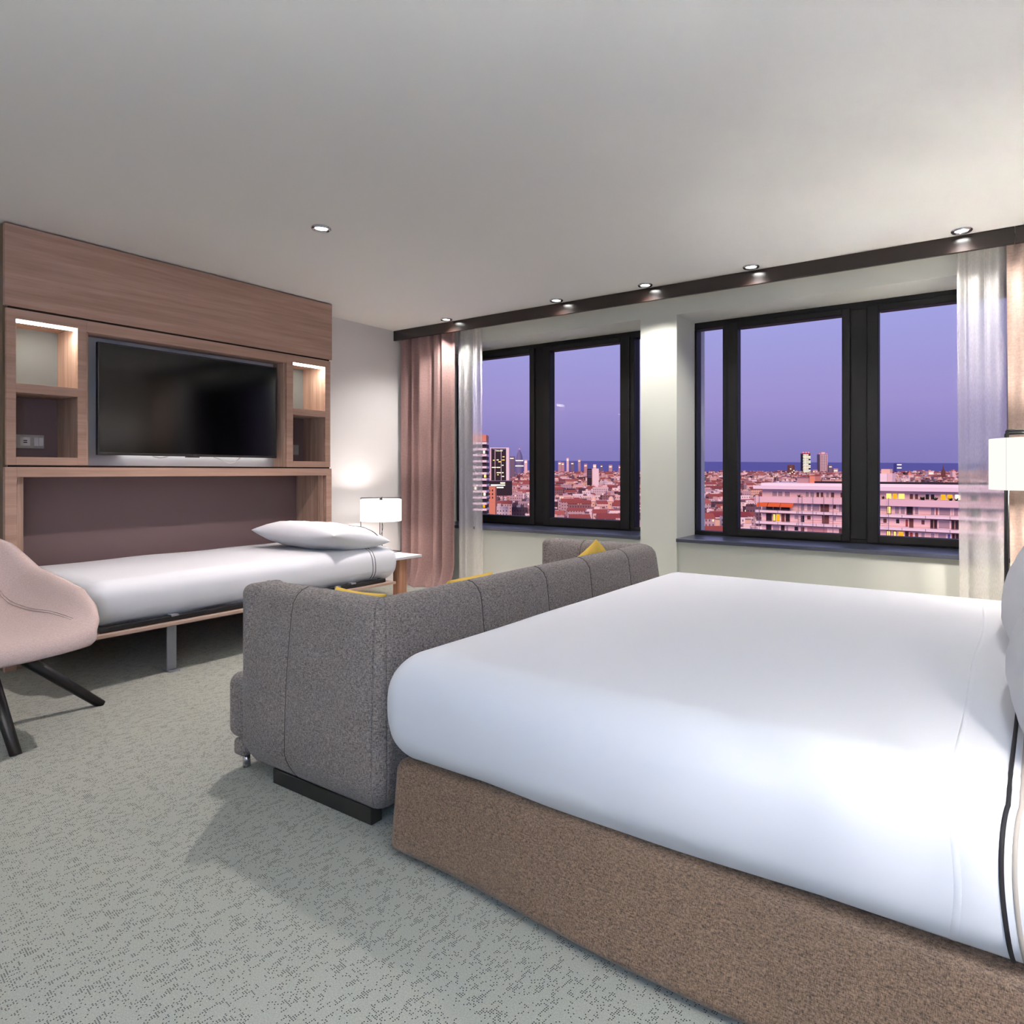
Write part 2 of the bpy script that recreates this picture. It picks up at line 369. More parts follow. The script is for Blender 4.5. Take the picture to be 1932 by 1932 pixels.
for i, (x, y, p, c) in enumerate(((-3.3, .05, 8, NEU), (-1.5, .25, 5, COOL), (.2, 1.0, 14, COOL), (.25, 2.75, 18, NEU), (-1.5, -1.5, 8, COOL), (-3.3, -1.5, 5, COOL))):  # extra downlights out of view, added to brighten the room
    downlight(x, y, p, 'added unseen downlight in the near half of the ceiling', c, 165, .5)

# ------------------------------------------------------------------ wall cabinet
XF = -4.578
cab = thing('wall_cabinet', 'pale oak wall cabinet with lit niches, television recess and fold down bed recess', 'cabinet', (XF-.18, 2.47, 0))
XB = XL+.003
Y0, Y1 = 1.372, 3.568
box('top_panel', XF-.03, XF, Y0, Y1, 2.052, 2.512, M['wood'], cab, .0015)
box('side_panel', XB, XF-.031, Y0, Y0+.02, .0, 2.512, M['wood_side'], cab)
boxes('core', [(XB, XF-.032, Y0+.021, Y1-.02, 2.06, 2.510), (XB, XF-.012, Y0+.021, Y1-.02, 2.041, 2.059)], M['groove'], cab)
box('side_panel', XB, XF-.031, Y1-.018, Y1-.012, 1.155, 2.5, M['wood_v'], cab)
xm = XF-.006
def niche_unit(y0, y1, n0, n1, who):
    u = boxes('niche_unit', [(xm-.02, xm, y0, n0, 1.158, 2.04), (xm-.02, xm, n1, y1, 1.158, 2.04),
        (xm-.02, xm, n0, n1, 1.158, 1.204), (xm-.02, xm, n0, n1, 1.571, 1.622), (xm-.02, xm, n0, n1, 1.985, 2.04)], M['wood'], cab, .001)
    boxes('niche_lining', [(XF-.30, xm-.02, n0-.012, n0, 1.204, 1.985), (XF-.30, xm-.02, n1, n1+.012, 1.204, 1.985),
        (XF-.30, xm-.02, n0, n1, 1.19, 1.204), (XF-.30, xm-.02, n0, n1, 1.571, 1.622), (XF-.30, xm-.02, n0, n1, 1.985, 1.997)], M['wood_v'], u)
    box('niche_back', XF-.312, XF-.30, n0, n1, 1.204, 1.571, M['taupe'], u)
    box('niche_back', XF-.312, XF-.30, n0, n1, 1.622, 1.985, M['nicheback'], u)
    box('led_strip', xm-.030, xm-.012, n0+.002, n1-.002, 1.969, 1.9845, EM['led'], u)
    ld = bpy.data.lights.new('led_light', 'AREA'); ld.shape = 'RECTANGLE'; ld.size = .02; ld.size_y = n1-n0-.02; ld.energy = 1.3; ld.color = (1, .96, .88)
    lo = bpy.data.objects.new('led_light', ld); COL.objects.link(lo); lo.location = (xm-.035, (n0+n1)/2, 1.965); attach(lo, u)
    return u
nu = niche_unit(Y0+.008, 1.775, 1.425, 1.727, 'left')
nr = niche_unit(3.147, 3.556, 3.204, 3.505, 'right')
box('tv_recess_lining', XF-.17, xm-.02, 1.775, 1.79, 1.158, 1.975, M['wood_v'], cab)
box('tv_recess_lining', XF-.17, xm-.021, 3.132, 3.147, 1.158, 1.975, M['wood_v'], cab)
box('header', XF-.17, xm-.001, 1.776, 3.146, 1.972, 2.04, M['wood'], cab, .001)
box('tv_back_panel', XF-.175, XF-.16, 1.79, 3.132, 1.156, 1.972, M['greyback'], cab)
boxes('bed_recess_frame', [(XF-.03, XF+.003, Y0, 1.426, 0, 1.146), (XF-.03, XF+.003, 3.509, 3.562, 0, 1.146), (XB, XF+.003, 1.426, 3.509, 1.089, 1.146)], M['wood'], cab, .0015)
box('groove_shade_strip', XF-.03, XF-.010, Y0+.021, 3.55, 1.1465, 1.1575, M['groove'], cab)  # dark strip standing in for shade in the joint
for b_ in ((1.426, 1.468), (3.482, 3.509)): box('inner_frame', XF-.06, XF-.036, b_[0], b_[1], 0, 1.0885, M['wood_v'], cab)
for b_ in ((XF-.061, 3.478, 3.498), (XF-.061, 1.44, 1.46), (XF-.031, 3.515, 3.556)): box('recess_side', XB+.02, b_[0], b_[1], b_[2], 0, 1.0885, M['wood_v'], cab)
box('recess_back', XB+.004, XB+.019, 1.46, 3.478, 0, 1.0885, M['taupe'], cab)
# socket plates inside the lower niches
sp = box('socket_plate', XF-.2985, XF-.290, 1.46, 1.655, 1.262, 1.345, M['plate'], cab, .003)
box('usb_socket', XF-.2895, XF-.287, 1.533, 1.583, 1.278, 1.330, M['white'], sp, .003)
box('usb_port', XF-.2865, XF-.2855, 1.548, 1.567, 1.306, 1.312, M['black'], sp)
box('usb_port', XF-.2865, XF-.2855, 1.548, 1.567, 1.295, 1.301, M['black'], sp)
box('switch', XF-.2895, XF-.286, 1.602, 1.6255, 1.278, 1.330, M['white'], sp, .002)
box('switch', XF-.2895, XF-.286, 1.6275, 1.651, 1.278, 1.330, M['white'], sp, .002)
box('switch_plate', XF-.2985, XF-.288, 3.385, 3.455, 1.262, 1.345, M['plate'], cab, .003)

# ------------------------------------------------------------------ television
TX = -4.652
tv = thing('television', 'large black flat screen television hung in the oak cabinet recess', 'television', (TX-.05, 2.48, 1.224))
box('screen', TX-.004, TX, 1.871, 3.094, 1.242, 1.926, M['tv'], tv)
boxes('bezel', [(TX-.03, TX+.003, 1.862, 1.871, 1.226, 1.935), (TX-.03, TX+.003, 3.094, 3.103, 1.226, 1.935), (TX-.03, TX+.003, 1.871, 3.094, 1.926, 1.935), (TX-.03, TX+.003, 1.871, 3.094, 1.226, 1.242)], M['bezel'], tv, .002)
box('back_shell', TX-.045, TX-.0305, 1.88, 3.085, 1.24, 1.92, M['black'], tv, .004)
box('wall_bracket', XF-.159, TX-.046, 2.30, 2.66, 1.45, 1.75, M['black'], tv)
ld = bpy.data.lights.new('back_light', 'AREA'); ld.shape = 'RECTANGLE'; ld.size = .03; ld.size_y = 1.05; ld.energy = .32; ld.color = (1, .98, .95)
lo = bpy.data.objects.new('back_light', ld); COL.objects.link(lo); lo.location = (TX-.06, 2.55, 1.245); attach(lo, tv)
box('sensor_bar', TX-.022, TX+.004, 2.41, 2.50, 1.219, 1.2255, M['black'], tv, .002)
def lettering(name, body, size, ext, m):
    fc = bpy.data.curves.new(name, 'FONT'); fc.body = body; fc.size = size; fc.extrude = ext; fc.align_x = 'CENTER'
    tmp = bpy.data.objects.new(name, fc); COL.objects.link(tmp); bpy.context.view_layer.update()
    me = bpy.data.meshes.new_from_object(tmp.evaluated_get(bpy.context.evaluated_depsgraph_get()))
    bpy.data.objects.remove(tmp); bpy.data.curves.remove(fc)
    return link(name, me, m)
lg = lettering('logo', 'LG', .018, .0004, M['chrome'])
lg.rotation_euler = (PI/2, 0, PI/2); lg.location = (TX+.0035, 2.467, 1.228); attach(lg, tv)
tube('cable', [(TX-.03, 2.62+.2*i/16, 1.224-.04*math.sin(PI*(i/16)**1.5)) for i in range(17)], .003, M['white'], tv, 6)
tube('cable', [(TX-.03, 2.20+.10*i/10, 1.226-.012*math.sin(PI*i/10)) for i in range(11)], .003, M['white'], tv, 6)

# ------------------------------------------------------------------ fold-down single bed
sb = thing('single_bed', 'white made fold down single bed in front of the oak cabinet', 'bed', (-4.3, 2.5, 0))
MX0, MX1, MY0, MY1, MZ0, MZ1 = -4.885, -3.825, 1.50, 3.60, .29, .548
def mdef(p):
    u = (p.z-MZ0)/(MZ1-MZ0)
    q = Vector(p)
    s = .022*math.sin(PI*min(max(u, 0), 1))
    if p.x > MX1-.1: q.x += s - .02*(1-u)
    if p.y > MY1-.1: q.y += s*.8
    if p.y < MY0+.1: q.y -= s*.6
    if u < .12: q.z += .014*noise.noise(Vector((p.x*3, p.y*5, 1)))
    if u > .9: q.z += .006*noise.noise(Vector((p.x*2.5, p.y*2.5, 0)))
    q.x += .005*noise.noise(Vector((p.y*7, p.z*3, 4)))
    return q
mt = rbox('mattress', (MX0, MY0, MZ0), (MX1, MY1, MZ1), .085, (10, 40, 8), M['sheet'], sb, mdef)
def ring_pts(x_or_y, lo, hi, r, axis, deform, a0, z_end, off=.002):
    """a line over the top of a mattress and down its near side; axis 'y': line at fixed x running in y"""
    pts = []
    n = 40
    for i in range(n+1):
        t = a0 + (1.0-a0)*i/n
        pts.append(t)
    return pts
# two cords round the head end of the sheet
def mcord(y0, name, m):
    pts = []
    for i in range(12): pts.append(Vector((MX0+.35+(MX1-MX0-.35)*i/12, y0, MZ1)))
    for i in range(12): pts.append(Vector((MX1, y0, MZ1-(MZ1-MZ0-.02)*i/11)))
    out = []
    for i, p in enumerate(pts):
        q = mdef(rmap(p, (MX0, MY0, MZ0), (MX1, MY1, MZ1), .085)); n_ = Vector((1, 0, 0)) if p.x >= MX1-1e-6 else Vector((0, 0, 1))
        q += n_*.001; q.y += .006*math.sin(p.z*22)
        out.append(q)
    return tube(name, out, .0022, m, mt, 6)
mcord(3.335, 'black_cord', M['thread_black']); mcord(3.36, 'black_cord', M['thread_black'])
box('bed_board', -4.80, -3.765, 1.47, 3.52, .268, .286, M['mdf'], sb, .002)
boxes('steel_frame', [(-3.84, -3.80, 1.53, 3.45, .288, .315), (-4.78, -3.84, 1.53, 1.56, .288, .315), (-4.78, -3.84, 3.42, 3.45, .288, .315)], M['black'], sb, .003)
for y in (1.885, 3.13):
    lg_ = box('leg', -3.852, -3.838, y-.004, y+.048, .006, .305, M['steel'], sb, .003)
    box('foot_plate', -3.90, -3.80, y-.004, y+.048, 0, .006, M['steel'], lg_, .001)
    box('bracket', -3.853, -3.80, y+.000, y+.044, .305, .322, M['steel'], lg_, .002)
box('clip', -3.80, -3.765, 2.98, 3.01, .29, .325, M['steel'], sb, .004)

def pillow(name, label, c, sx, sy, h, rot, cat='pillow', m=None, group=None, ear=.12, seed=0, n=28, stripe=None):
    t = thing(name, label, cat, c, 0, group) if stripe else None
    V, Fc = [], []
    R = rot if isinstance(rot, Matrix) else Matrix.Rotation(rot, 3, 'Z')
    def pt(u, v, s):
        k = max(0.0, (1-abs(u)**2.6))*max(0.0, (1-abs(v)**2.6))
        th = h*.5*k**.42
        edge = 1-ear*(1-max(abs(u), abs(v))**2)*0 - ear*.5*((1-u*u)*abs(v)**3+(1-v*v)*abs(u)**3)
        w = .012*noise.noise(Vector((u*2.2+seed, v*2.2, s)))+.006*noise.noise(Vector((u*6+seed, v*6, s)))
        p = Vector((u*sx*.5*edge, v*sy*.5*edge, s*(th+(w*k**.3 if k > 0 else 0))))
        return R @ p + Vector(c)
    idx = {}
    for s in (1, -1):
        for i in range(n+1):
            for j in range(n+1):
                rim = i in (0, n) or j in (0, n)
                if rim and s == -1: idx[(i, j, s)] = idx[(i, j, 1)]; continue
                u = math.sin((i/n-.5)*PI); v = math.sin((j/n-.5)*PI)
                idx[(i, j, s)] = len(V); V.append(tuple(pt(u, v, s)))
        for i in range(n):
            for j in range(n):
                q = [idx[(i, j, s)], idx[(i+1, j, s)], idx[(i+1, j+1, s)], idx[(i, j+1, s)]]
                Fc.append(tuple(q if s == 1 else q[::-1]))
    o = pyd('pillowcase' if stripe else name, V, Fc, m or M['pillow'], t, True)
    if stripe:
        for u0, mm in stripe:
            tube('piping', [pt(u0, v/20*.96, s)+R @ Vector((0, 0, s*.001)) for s, rg in ((1, range(-20, 21)),) for v in rg], .0022, mm, o, 6)
        return t
    return tag(o, label, cat, group)
# pillow at the head of the single bed, its hem towards the drape
pillow('pillow', 'white pillow with thin black piping at the head of the single bed', (-4.20, 3.18, .638), .58, .84, .205,
       Matrix.Rotation(math.radians(-5), 3, 'X') @ Matrix.Rotation(math.radians(96), 3, 'Z') @ Matrix.Rotation(math.radians(4), 3, 'Y'), seed=3,
       stripe=((.60, M['thread_black']), (.64, M['thread_black'])))

# ------------------------------------------------------------------ side table with lamp
st = thing('side_table', 'white topped side table with an oak leg beside the single bed', 'table', (-4.55, 4.02, 0))
box('table_top', -4.93, -4.17, 3.84, 4.20, .372, .392, M['white'], st, .002)
box('edge_band', -4.169, -4.166, 3.84, 4.20, .372, .390, M['greyback'], st)
box('leg', -4.30, -4.22, 3.985, 4.07, 0, .371, M['leg_oak'], st, .003)
box('leg', -4.90, -4.82, 3.985, 4.07, 0, .371, M['leg_oak'], st, .003)
def wire_lamp(name, label, c, R, z0, z1, rw, zt, bar, em, power, lcol):
    t = thing(name, label, 'lamp', c)
    cx, cy, cz = c; hs = R*.675
    lathe('shade', [(R-.004, z0), (R-.004, z1), (R-.006, z1), (R-.006, z0)], (cx, cy, 0), em, t, 56, True)
    for a, b in ((1, 1), (1, -1), (-1, -1), (-1, 1)):
        tube('leg', [(cx+a*hs, cy+b*hs, cz+rw), (cx+a*hs, cy+b*hs, zt)], rw, M['black'], t, 6)
    P4 = [(cx+a*hs, cy+b*hs) for a, b in ((1, 1), (1, -1), (-1, -1), (-1, 1))]
    for i in range(4):
        a, b = P4[i], P4[(i+1) % 4]
        tube('base_bar', [(a[0], a[1], cz+rw), (b[0], b[1], cz+rw)], rw, M['black'], t, 6)
    for i in (0, 1):
        a, b = P4[i], P4[i+2]
        tube('top_bar', [(a[0], a[1], zt), (b[0], b[1], zt)], rw, M['black'], t, 6)
    lathe('bulb', [(.0005, -.05), (.02, -.045), (.03, -.02), (.025, .01), (.014, .035), (.014, .06), (.0005, .062)], (cx, cy, (z0+z1)/2), EM['shade_hot'], t, 16)
    tube('socket', [(cx, cy, (z0+z1)/2+.06), (cx, cy, zt)], .012, M['black'], t, 8)
    ld = bpy.data.lights.new('bulb_light', 'POINT'); ld.energy = power; ld.color = lcol; ld.shadow_soft_size = .05
    lo = bpy.data.objects.new('bulb_light', ld); COL.objects.link(lo); lo.location = (cx, cy, (z0+z1)/2-.02); attach(lo, t)
    return t
def fill_torchiere(x, y, power, label, col, dz=-.7):
    t = thing('fill_uplighter', label, 'lamp', (x, y, 0))
    lathe('base', [(.0005, 0), (.14, 0), (.14, .02), (.02, .03), (.0005, .03)], (x, y, 0), M['black'], t, 28)
    tube('pole', [(x, y, .03), (x, y, 1.62+dz)], .011, M['black'], t, 10)
    lathe('bowl', [(.02, 1.60), (.10, 1.64), (.17, 1.72), (.166, 1.72), (.09, 1.65), (.02, 1.625)], (x, y, dz), M['white'], t, 36, True)
    ld = bpy.data.lights.new('fill_uplight', 'SPOT'); ld.energy = power; ld.color = col; ld.spot_size = math.radians(150); ld.spot_blend = .8; ld.shadow_soft_size = .1
    lo = bpy.data.objects.new('fill_uplight', ld); COL.objects.link(lo); lo.location = (x, y, 1.73+dz); lo.rotation_euler = (PI, 0, 0); attach(lo, t)
fill_torchiere(.30, -2.2, 2700, 'unseen uplighter added to brighten the ceiling', (1, .96, .89))  # invented lamp out of view, lifts the ceiling brightness
gl = thing('fill_globe', 'unseen globe lamp added as cool fill behind the camera', 'lamp', (.38, -.75, 0))  # invented bluish source behind the camera, fills the near side of the bed
lathe('base', [(.0005, 0), (.13, 0), (.13, .02), (.02, .03), (.0005, .03)], (.38, -.75, 0), M['black'], gl, 28)
tube('pole', [(.38, -.75, .03), (.38, -.75, 1.32)], .011, M['black'], gl, 10)
lathe('globe', [(.0005, 1.31)]+[(.15*math.sin(PI*i/14), 1.46-.15*math.cos(PI*i/14)) for i in range(1, 14)]+[(.0005, 1.61)], (.38, -.75, 0), emat('fill_globe_glow', (162, 200, 255), 56), gl, 32)
tl = wire_lamp('table_lamp', 'lit drum shade table lamp on thin black wire legs on the side table', (-4.6, 4.12, .3925), .185, .675, .872, .0032, .884, True, EM['shade_hot'], 17, (1, .9, .87))
tube('cord', [(-4.6+.03*math.sin(i*.5), 4.12-.02*i/12, .69-.29*i/12) for i in range(13)], .002, M['black'], tl, 6)
wire_lamp('floor_lamp', 'tall lit floor lamp with a drum shade on thin black legs by the sheer curtain', (.23, 4.05, .0), .245, 1.03, 1.285, .0075, 1.318, True, EM['shade'], 80, (1, .93, .88))
wire_lamp('floor_lamp', 'unseen copy of the floor lamp added as fill near the double bed head', (.40, .75, .0), .245, 1.03, 1.285, .0075, 1.318, True, EM['shade'], 56, (1, .96, .92))  # no such lamp in view, added for more light from the right

# ------------------------------------------------------------------ curtains
def curtain(name, label, cat, x0t, x1t, x0b, x1b, y, folds, amp, z0, z1, m, seed, nx=220, nz=36, pinch=.35, flare=0, group=None):
    V, Fc = [], []
    rnd = random.Random(seed); ph = [rnd.uniform(0, 6.28) for _ in range(6)]
    def wv(u, k):
        w = math.sin(2*PI*folds*u + .9*math.sin(2*PI*u*1.7+ph[0])+ph[1])
        w2 = math.sin(2*PI*folds*.53*u+ph[2]+k*1.3)
        return w*.72+w2*.38
    for k in range(nz+1):
        t = k/nz; z = z1+(z0-z1)*t
        for i in range(nx+1):
            u = i/nx
            xa = x0t+(x1t-x0t)*u; xb = x0b+(x1b-x0b)*u
            e = t**1.4
            x = xa*(1-e)+xb*e
            a = amp*(.75+.35*t)
            s = math.sin(2*PI*folds*u*2+ph[3])*.25*amp*(1-t)
            x += amp*.35*math.cos(2*PI*folds*u+ph[1])*.6*(1-abs(2*u-1)**6)
            yy = y + a*wv(u, t) + s
            if flare and t > .9: yy -= flare*((t-.9)/.1)**2*(.6+.4*math.sin(2*PI*folds*u+ph[4]))
            V.append((x, yy, z))
    for k in range(nz):
        for i in range(nx):
            a = k*(nx+1)+i; Fc.append((a, a+nx+1, a+nx+2, a+1))
    o = pyd(name, V, Fc, m, None, True)
    return tag(o, label, cat, group)
curtain('drape', 'mauve floor length drape gathered left of the left window', 'curtain', -4.895, -4.235, -4.90, -4.235, 4.678, 4.6, .044, .004, 2.50, M['drape'], 5, flare=.10)
curtain('sheer_curtain', 'narrow beige sheer curtain beside the mauve drape', 'curtain', -4.24, -3.925, -4.24, -3.915, 4.748, 3.2, .026, .006, 2.50, M['sheer'], 9, nx=120)
curtain('sheer_curtain', 'cream sheer curtain at the right edge behind the floor lamp', 'curtain', -.175, .42, -.155, .45, 4.742, 6.3, .036, .006, 2.50, M['sheer'], 21, nx=260)
curtain('drape', 'beige drape at the far right behind the floor lamp', 'curtain', .075, .74, .10, .74, 4.662, 4.2, .028, .006, 2.50, M['drape2'], 31, flare=.02)

# ------------------------------------------------------------------ double bed
db = thing('double_bed', 'large double bed with white sheet and brown cloth covered base', 'bed', (-.45, 2.35, 0))
BX0, BX1, BY0, BY1, BZ0, BZ1 = -1.475, .585, 1.325, 3.36, .268, .59
def skdef(p):
    q = Vector(p); u = 1-min(max((p.z-.015)/.26, 0), 1)
    if p.y < 1.6:
        f = min(max((p.x+1.48)/1.0, 0), 1)
        q.y -= u*(.028+.045*f) + .008*math.sin(p.x*6.5)*u
        if p.z > .2: q.y += .0
    if p.z > .22: q.z += .004*math.sin(p.x*5)
    return q
rbox('bed_base', (-1.462, 1.358, .018), (.57, 3.36, .278), .03, (40, 20, 8), M['skirt'], db, skdef, 4)
boxes('plinth', [(-1.42, .54, 1.40, 3.32, 0, .02)], M['black'], db)
def bdef(p):
    q = Vector(p); u = min(max((p.z-BZ0)/(BZ1-BZ0), 0), 1)
    s = math.sin(PI*u)
    near = max(0, 1-(p.y-BY0)/.2) if p.y < BY0+.2 else 0
    left = max(0, 1-(p.x-BX0)/.2) if p.x < BX0+.2 else 0
    q.y -= near*(.03*s - .012*(1-u)**3)
    q.x -= left*(.02*s - .03*(1-u)**2)
    if p.y > BY1-.2: q.y += .02*s
    if u > .8:
        cxn = (p.x-BX0)/(BX1-BX0); cyn = (p.y-BY0)/(BY1-BY0)
        q.z += .012*math.sin(PI*min(max(cxn, 0), 1))*math.sin(PI*min(max(cyn, 0), 1))+.003*noise.noise(Vector((p.x*2, p.y*2, 7)))
    if u < .1:
        q.z += near*(.016*math.sin(p.x*3.1+.6) + .012) - .004
    q.y -= near*.004*noise.noise(Vector((p.x*5, p.z*4, 2)))
    return q
BLO, BHI, BR = (BX0, BY0, BZ0), (BX1, BY1, BZ1), .10
bm_ = rbox('mattress', BLO, BHI, BR, (44, 44, 10), M['sheet'], db, bdef, 7)
def ribbon(name, xs, w, h, m, y_far=3.30):
    """raised band across the bed at x(y), over the near edge and down the side"""
    path = []
    n1, n2 = 46, 26
    for i in range(n1): path.append((y_far+(BY0-y_far)*i/n1, BZ1))
    for i in range(n2): path.append((BY0, BZ1-(BZ1-BZ0-.004)*i/(n2-1)))
    V, Fc = [], []
    L = len(path)
    rows = []
    for i, (y, z) in enumerate(path):
        x = xs(i/(L-1))
        nrm = Vector((0, -1, 0)) if i >= n1 else Vector((0, 0, 1))
        q0 = rmap((x, y, z), BLO, BHI, BR); inn = Vector((x, min(max(y, BY0+BR), BY1-BR), min(max(z, BZ0+BR), BZ1-BR)))
        d_ = (q0-inn); d_.x = 0
        if d_.length > 1e-6: nrm = d_.normalized()
        prof = ((-.5, 0), (-.36, .8), (0, 1), (.36, .8), (.5, 0))
        row = []
        for a, b in prof:
            q = bdef(rmap((x+a*w, y, z), BLO, BHI, BR)) + nrm*(h*b-.0006)
            row.append(len(V)); V.append(tuple(q))
        rows.append(row)
    for i in range(L-1):
        for k in range(4): Fc.append((rows[i][k], rows[i][k+1], rows[i+1][k+1], rows[i+1][k]))
    return pyd(name, V, Fc, m, bm_, True)
ribbon('black_cord', lambda t: .056-.028*t+.014*math.sin(t*5.2+.4)-.012*math.sin(t*11)*t, .008, .004, M['thread_black'])
ribbon('taupe_cord', lambda t: .074-.028*t+.014*math.sin(t*5.2+.4)-.012*math.sin(t*11)*t, .008, .003, M['thread_taupe'])
ribbon('sheet_fold', lambda t: -.02-.04*t+.008*math.sin(t*8)-.004*math.sin(t*21), .014, .0014, M['sheet'])
hb = box('headboard', XR-.085, XR-.004, 1.2, 3.5, .0, 1.15, M['taupe'], None, .01); tag(hb, 'taupe panel headboard at the head of the double bed', 'headboard')
# leaning pillows at the head
tilt = Matrix.Rotation(math.radians(-68), 3, 'Y')
pillow('pillow', 'white upright pillow on the window side of the double bed', (.185, 2.56, .768), .44, .80, .27, tilt, seed=11)
pillow('pillow', 'white upright pillow on the near side of the double bed', (.190, 1.74, .772), .45, .80, .27, tilt, seed=17)

# ------------------------------------------------------------------ sofa (back to the foot of the bed)
sf = thing('sofa', 'grey tweed three seat sofa standing against the foot of the double bed', 'sofa', (-1.95, 2.45, 0))
SY0, SY1, SXB, SXF = 1.375, 3.50, -1.545, -2.29   # outer faces
TH, SH, SBZ = .17, .712, .055
def sect(t, puff):
    """closed outline (across, height): 0 = outer face, inward positive"""
    pts = []
    r = .075
    z0, z1 = SBZ, SH
    out0 = .05                                             # bottom turned under
    pts += [(out0+.01, z0)]
    for i in range(5):
        a = i/4; pts.append((out0*(1-a)**1.6-puff*.0, z0+.10*a))
    for i in range(1, 7): pts.append((-puff*math.sin(PI*i/7)*.5+.03*(i/7)**2, z0+.10+(z1-r-z0-.10)*i/7))
    for i in range(9):
        a = PI*i/8
        cx = TH/2+.015; rx = TH/2-.015
        pts.append((cx-rx*math.cos(a), z1-r+r*math.sin(a)))
    pts += [(TH, z1-r-.1), (TH, .40), (TH, z0)]
    return pts
def sofa_run(name, P0, P1, inw0, inw1, n=14, e=.012):
    """one upholstered section between two seams; inw = inward direction at each end (mitred corners)"""
    P0, P1 = Vector(P0), Vector(P1); V, Fc = [], []
    L = None
    TT = sorted(set([0, .006, .014, .03, .06, 1, .994, .986, .97, .94]+[i/n for i in range(1, n)])) if n > 8 else [i/n for i in range(n+1)]
    n = len(TT)-1
    for i in range(n+1):
        t = TT[i]; s = t
        edge = min(t, 1-t)*(P1-P0).length
        dip = max(0, 1-edge/.012)**2
        pf = .010*min(1, edge/.06)
        c = P0.lerp(P1, s); w = Vector(inw0).lerp(Vector(inw1), s)
        sec = sect(t, pf*2)
        L = len(sec)
        for a, z in sec:
            zz = z-.003*dip if z > SH-.1 else z
            aa = a+.004*dip if a < TH/2 else a-.003*dip
            V.append((c.x+w.x*aa, c.y+w.y*aa, zz))
    for i in range(n):
        for k in range(L):
            Fc.append((i*L+k, i*L+(k+1) % L, (i+1)*L+(k+1) % L, (i+1)*L+k))
    Fc.append(tuple(range(L-1, -1, -1))); Fc.append(tuple(n*L+k for k in range(L)))
    o = pyd(name, V, Fc, M['sofa'], sf, True)
    bmm = bmesh.new(); bmm.from_mesh(o.data); bmesh.ops.recalc_face_normals(bmm, faces=bmm.faces); bmm.to_mesh(o.data); bmm.free()
    o.data.polygons.foreach_set('use_smooth', [True]*len(o.data.polygons))
    return o
xseam = -2.02
cut = .035
sofa_run('arm_section', (SXF+.02, SY0, 0), (xseam, SY0, 0), (0, 1, 0), (0, 1, 0))
sofa_run('arm_section', (xseam, SY0, 0), (SXB-cut, SY0, 0), (0, 1, 0), (-.75, 1, 0))
ys = [SY0+cut, 1.90, 2.335, 2.70, 3.10, SY1-cut]
sofa_run('corner_section', (SXB-cut, SY0, 0), (SXB, SY0+cut, 0), (-.75, 1, 0), (-1, .75, 0), 6)
for i in range(5):
    sofa_run('back_section', (SXB, ys[i], 0), (SXB, ys[i+1], 0), (-1, .75, 0) if i == 0 else (-1, 0, 0), (-1, -.75, 0) if i == 4 else (-1, 0, 0))
sofa_run('corner_section', (SXB, SY1-cut, 0), (SXB-cut, SY1, 0), (-1, -.75, 0), (-.75, -1, 0), 6)
sofa_run('arm_section', (SXB-cut, SY1, 0), (xseam, SY1, 0), (-.75, -1, 0), (0, -1, 0))
sofa_run('arm_section', (xseam, SY1, 0), (SXF+.02, SY1, 0), (0, -1, 0), (0, -1, 0))
# stitched seams
def seam(P, w):
    P, w = Vector(P), Vector(w)
    tube('seam', [(P.x+w.x*(a+(.0035 if a < TH/2 else -.0025)), P.y+w.y*(a+(.0035 if a < TH/2 else -.0025)), z-(.002 if z > SH-.05 else 0)) for a, z in sect(0, 0)[1:-2]], .0024, M['seam'], sf, 5, False)
for x_ in (xseam,):
    seam((x_, SY0, 0), (0, 1, 0)); seam((x_, SY1, 0), (0, -1, 0))
for y_ in ys[1:-1]: seam((SXB, y_, 0), (-1, 0, 0))
# rounded fronts of the arms
for y0, y1 in ((SY0+.008, SY0+TH), (SY1-TH, SY1-.008)):
    rbox('arm_front', (SXF-.012, y0, .10), (SXF+.06, y1, SH-.004), .035, (2, 4, 12), M['sofa'], sf)
ym = (SY0+SY1)/2
for i, (a, b) in enumerate(((SY0+.06, SY0+.78), (SY0+.785, SY1-.785), (SY1-.78, SY1-.06))):
    lo_, hi_ = (SXF-.07, max(a, SY0+.015), .27), (SXB-.18, b, .42)
    rbox('seat_cushion', (SXF-.10, a+.03 if i == 0 else a, .20), (SXB-TH, b, .405), .05, (10, 10, 4), M['sofa'], sf)
rbox('seat_base', (SXF-.03, SY0+.05, .085), (SXB-.1, SY1-.05, .16), .02, (6, 12, 2), M['sofa'], sf)
rbox('seat_skirt', (SXF-.10, SY0+.035, .05), (SXF-.035, SY1-.035, .113), .015, (2, 20, 2), M['sofa'], sf)
rbox('seat_front', (SXF-.125, SY0+.02, .115), (SXF-.016, SY1-.02, .362), .045, (3, 24, 4), M['sofa'], sf)
for y in (SY0+.07, SY1-.11):
    box('leg', -2.15, -1.63, y-.025, y+.02, .0, .054, M['black'], sf, .003)
    tube('foot', [(-2.355, y, .049), (-2.355, y, .0)], .014, M['chrome'], sf, 10)
boxes('underframe', [(-2.27, -1.65, SY0+.11, SY0+.15, .05, .10), (-2.27, -1.65, SY1-.15, SY1-.11, .05, .10), (-2.27, -2.23, SY0+.11, SY1-.11, .05, .10)], M['black'], sf)
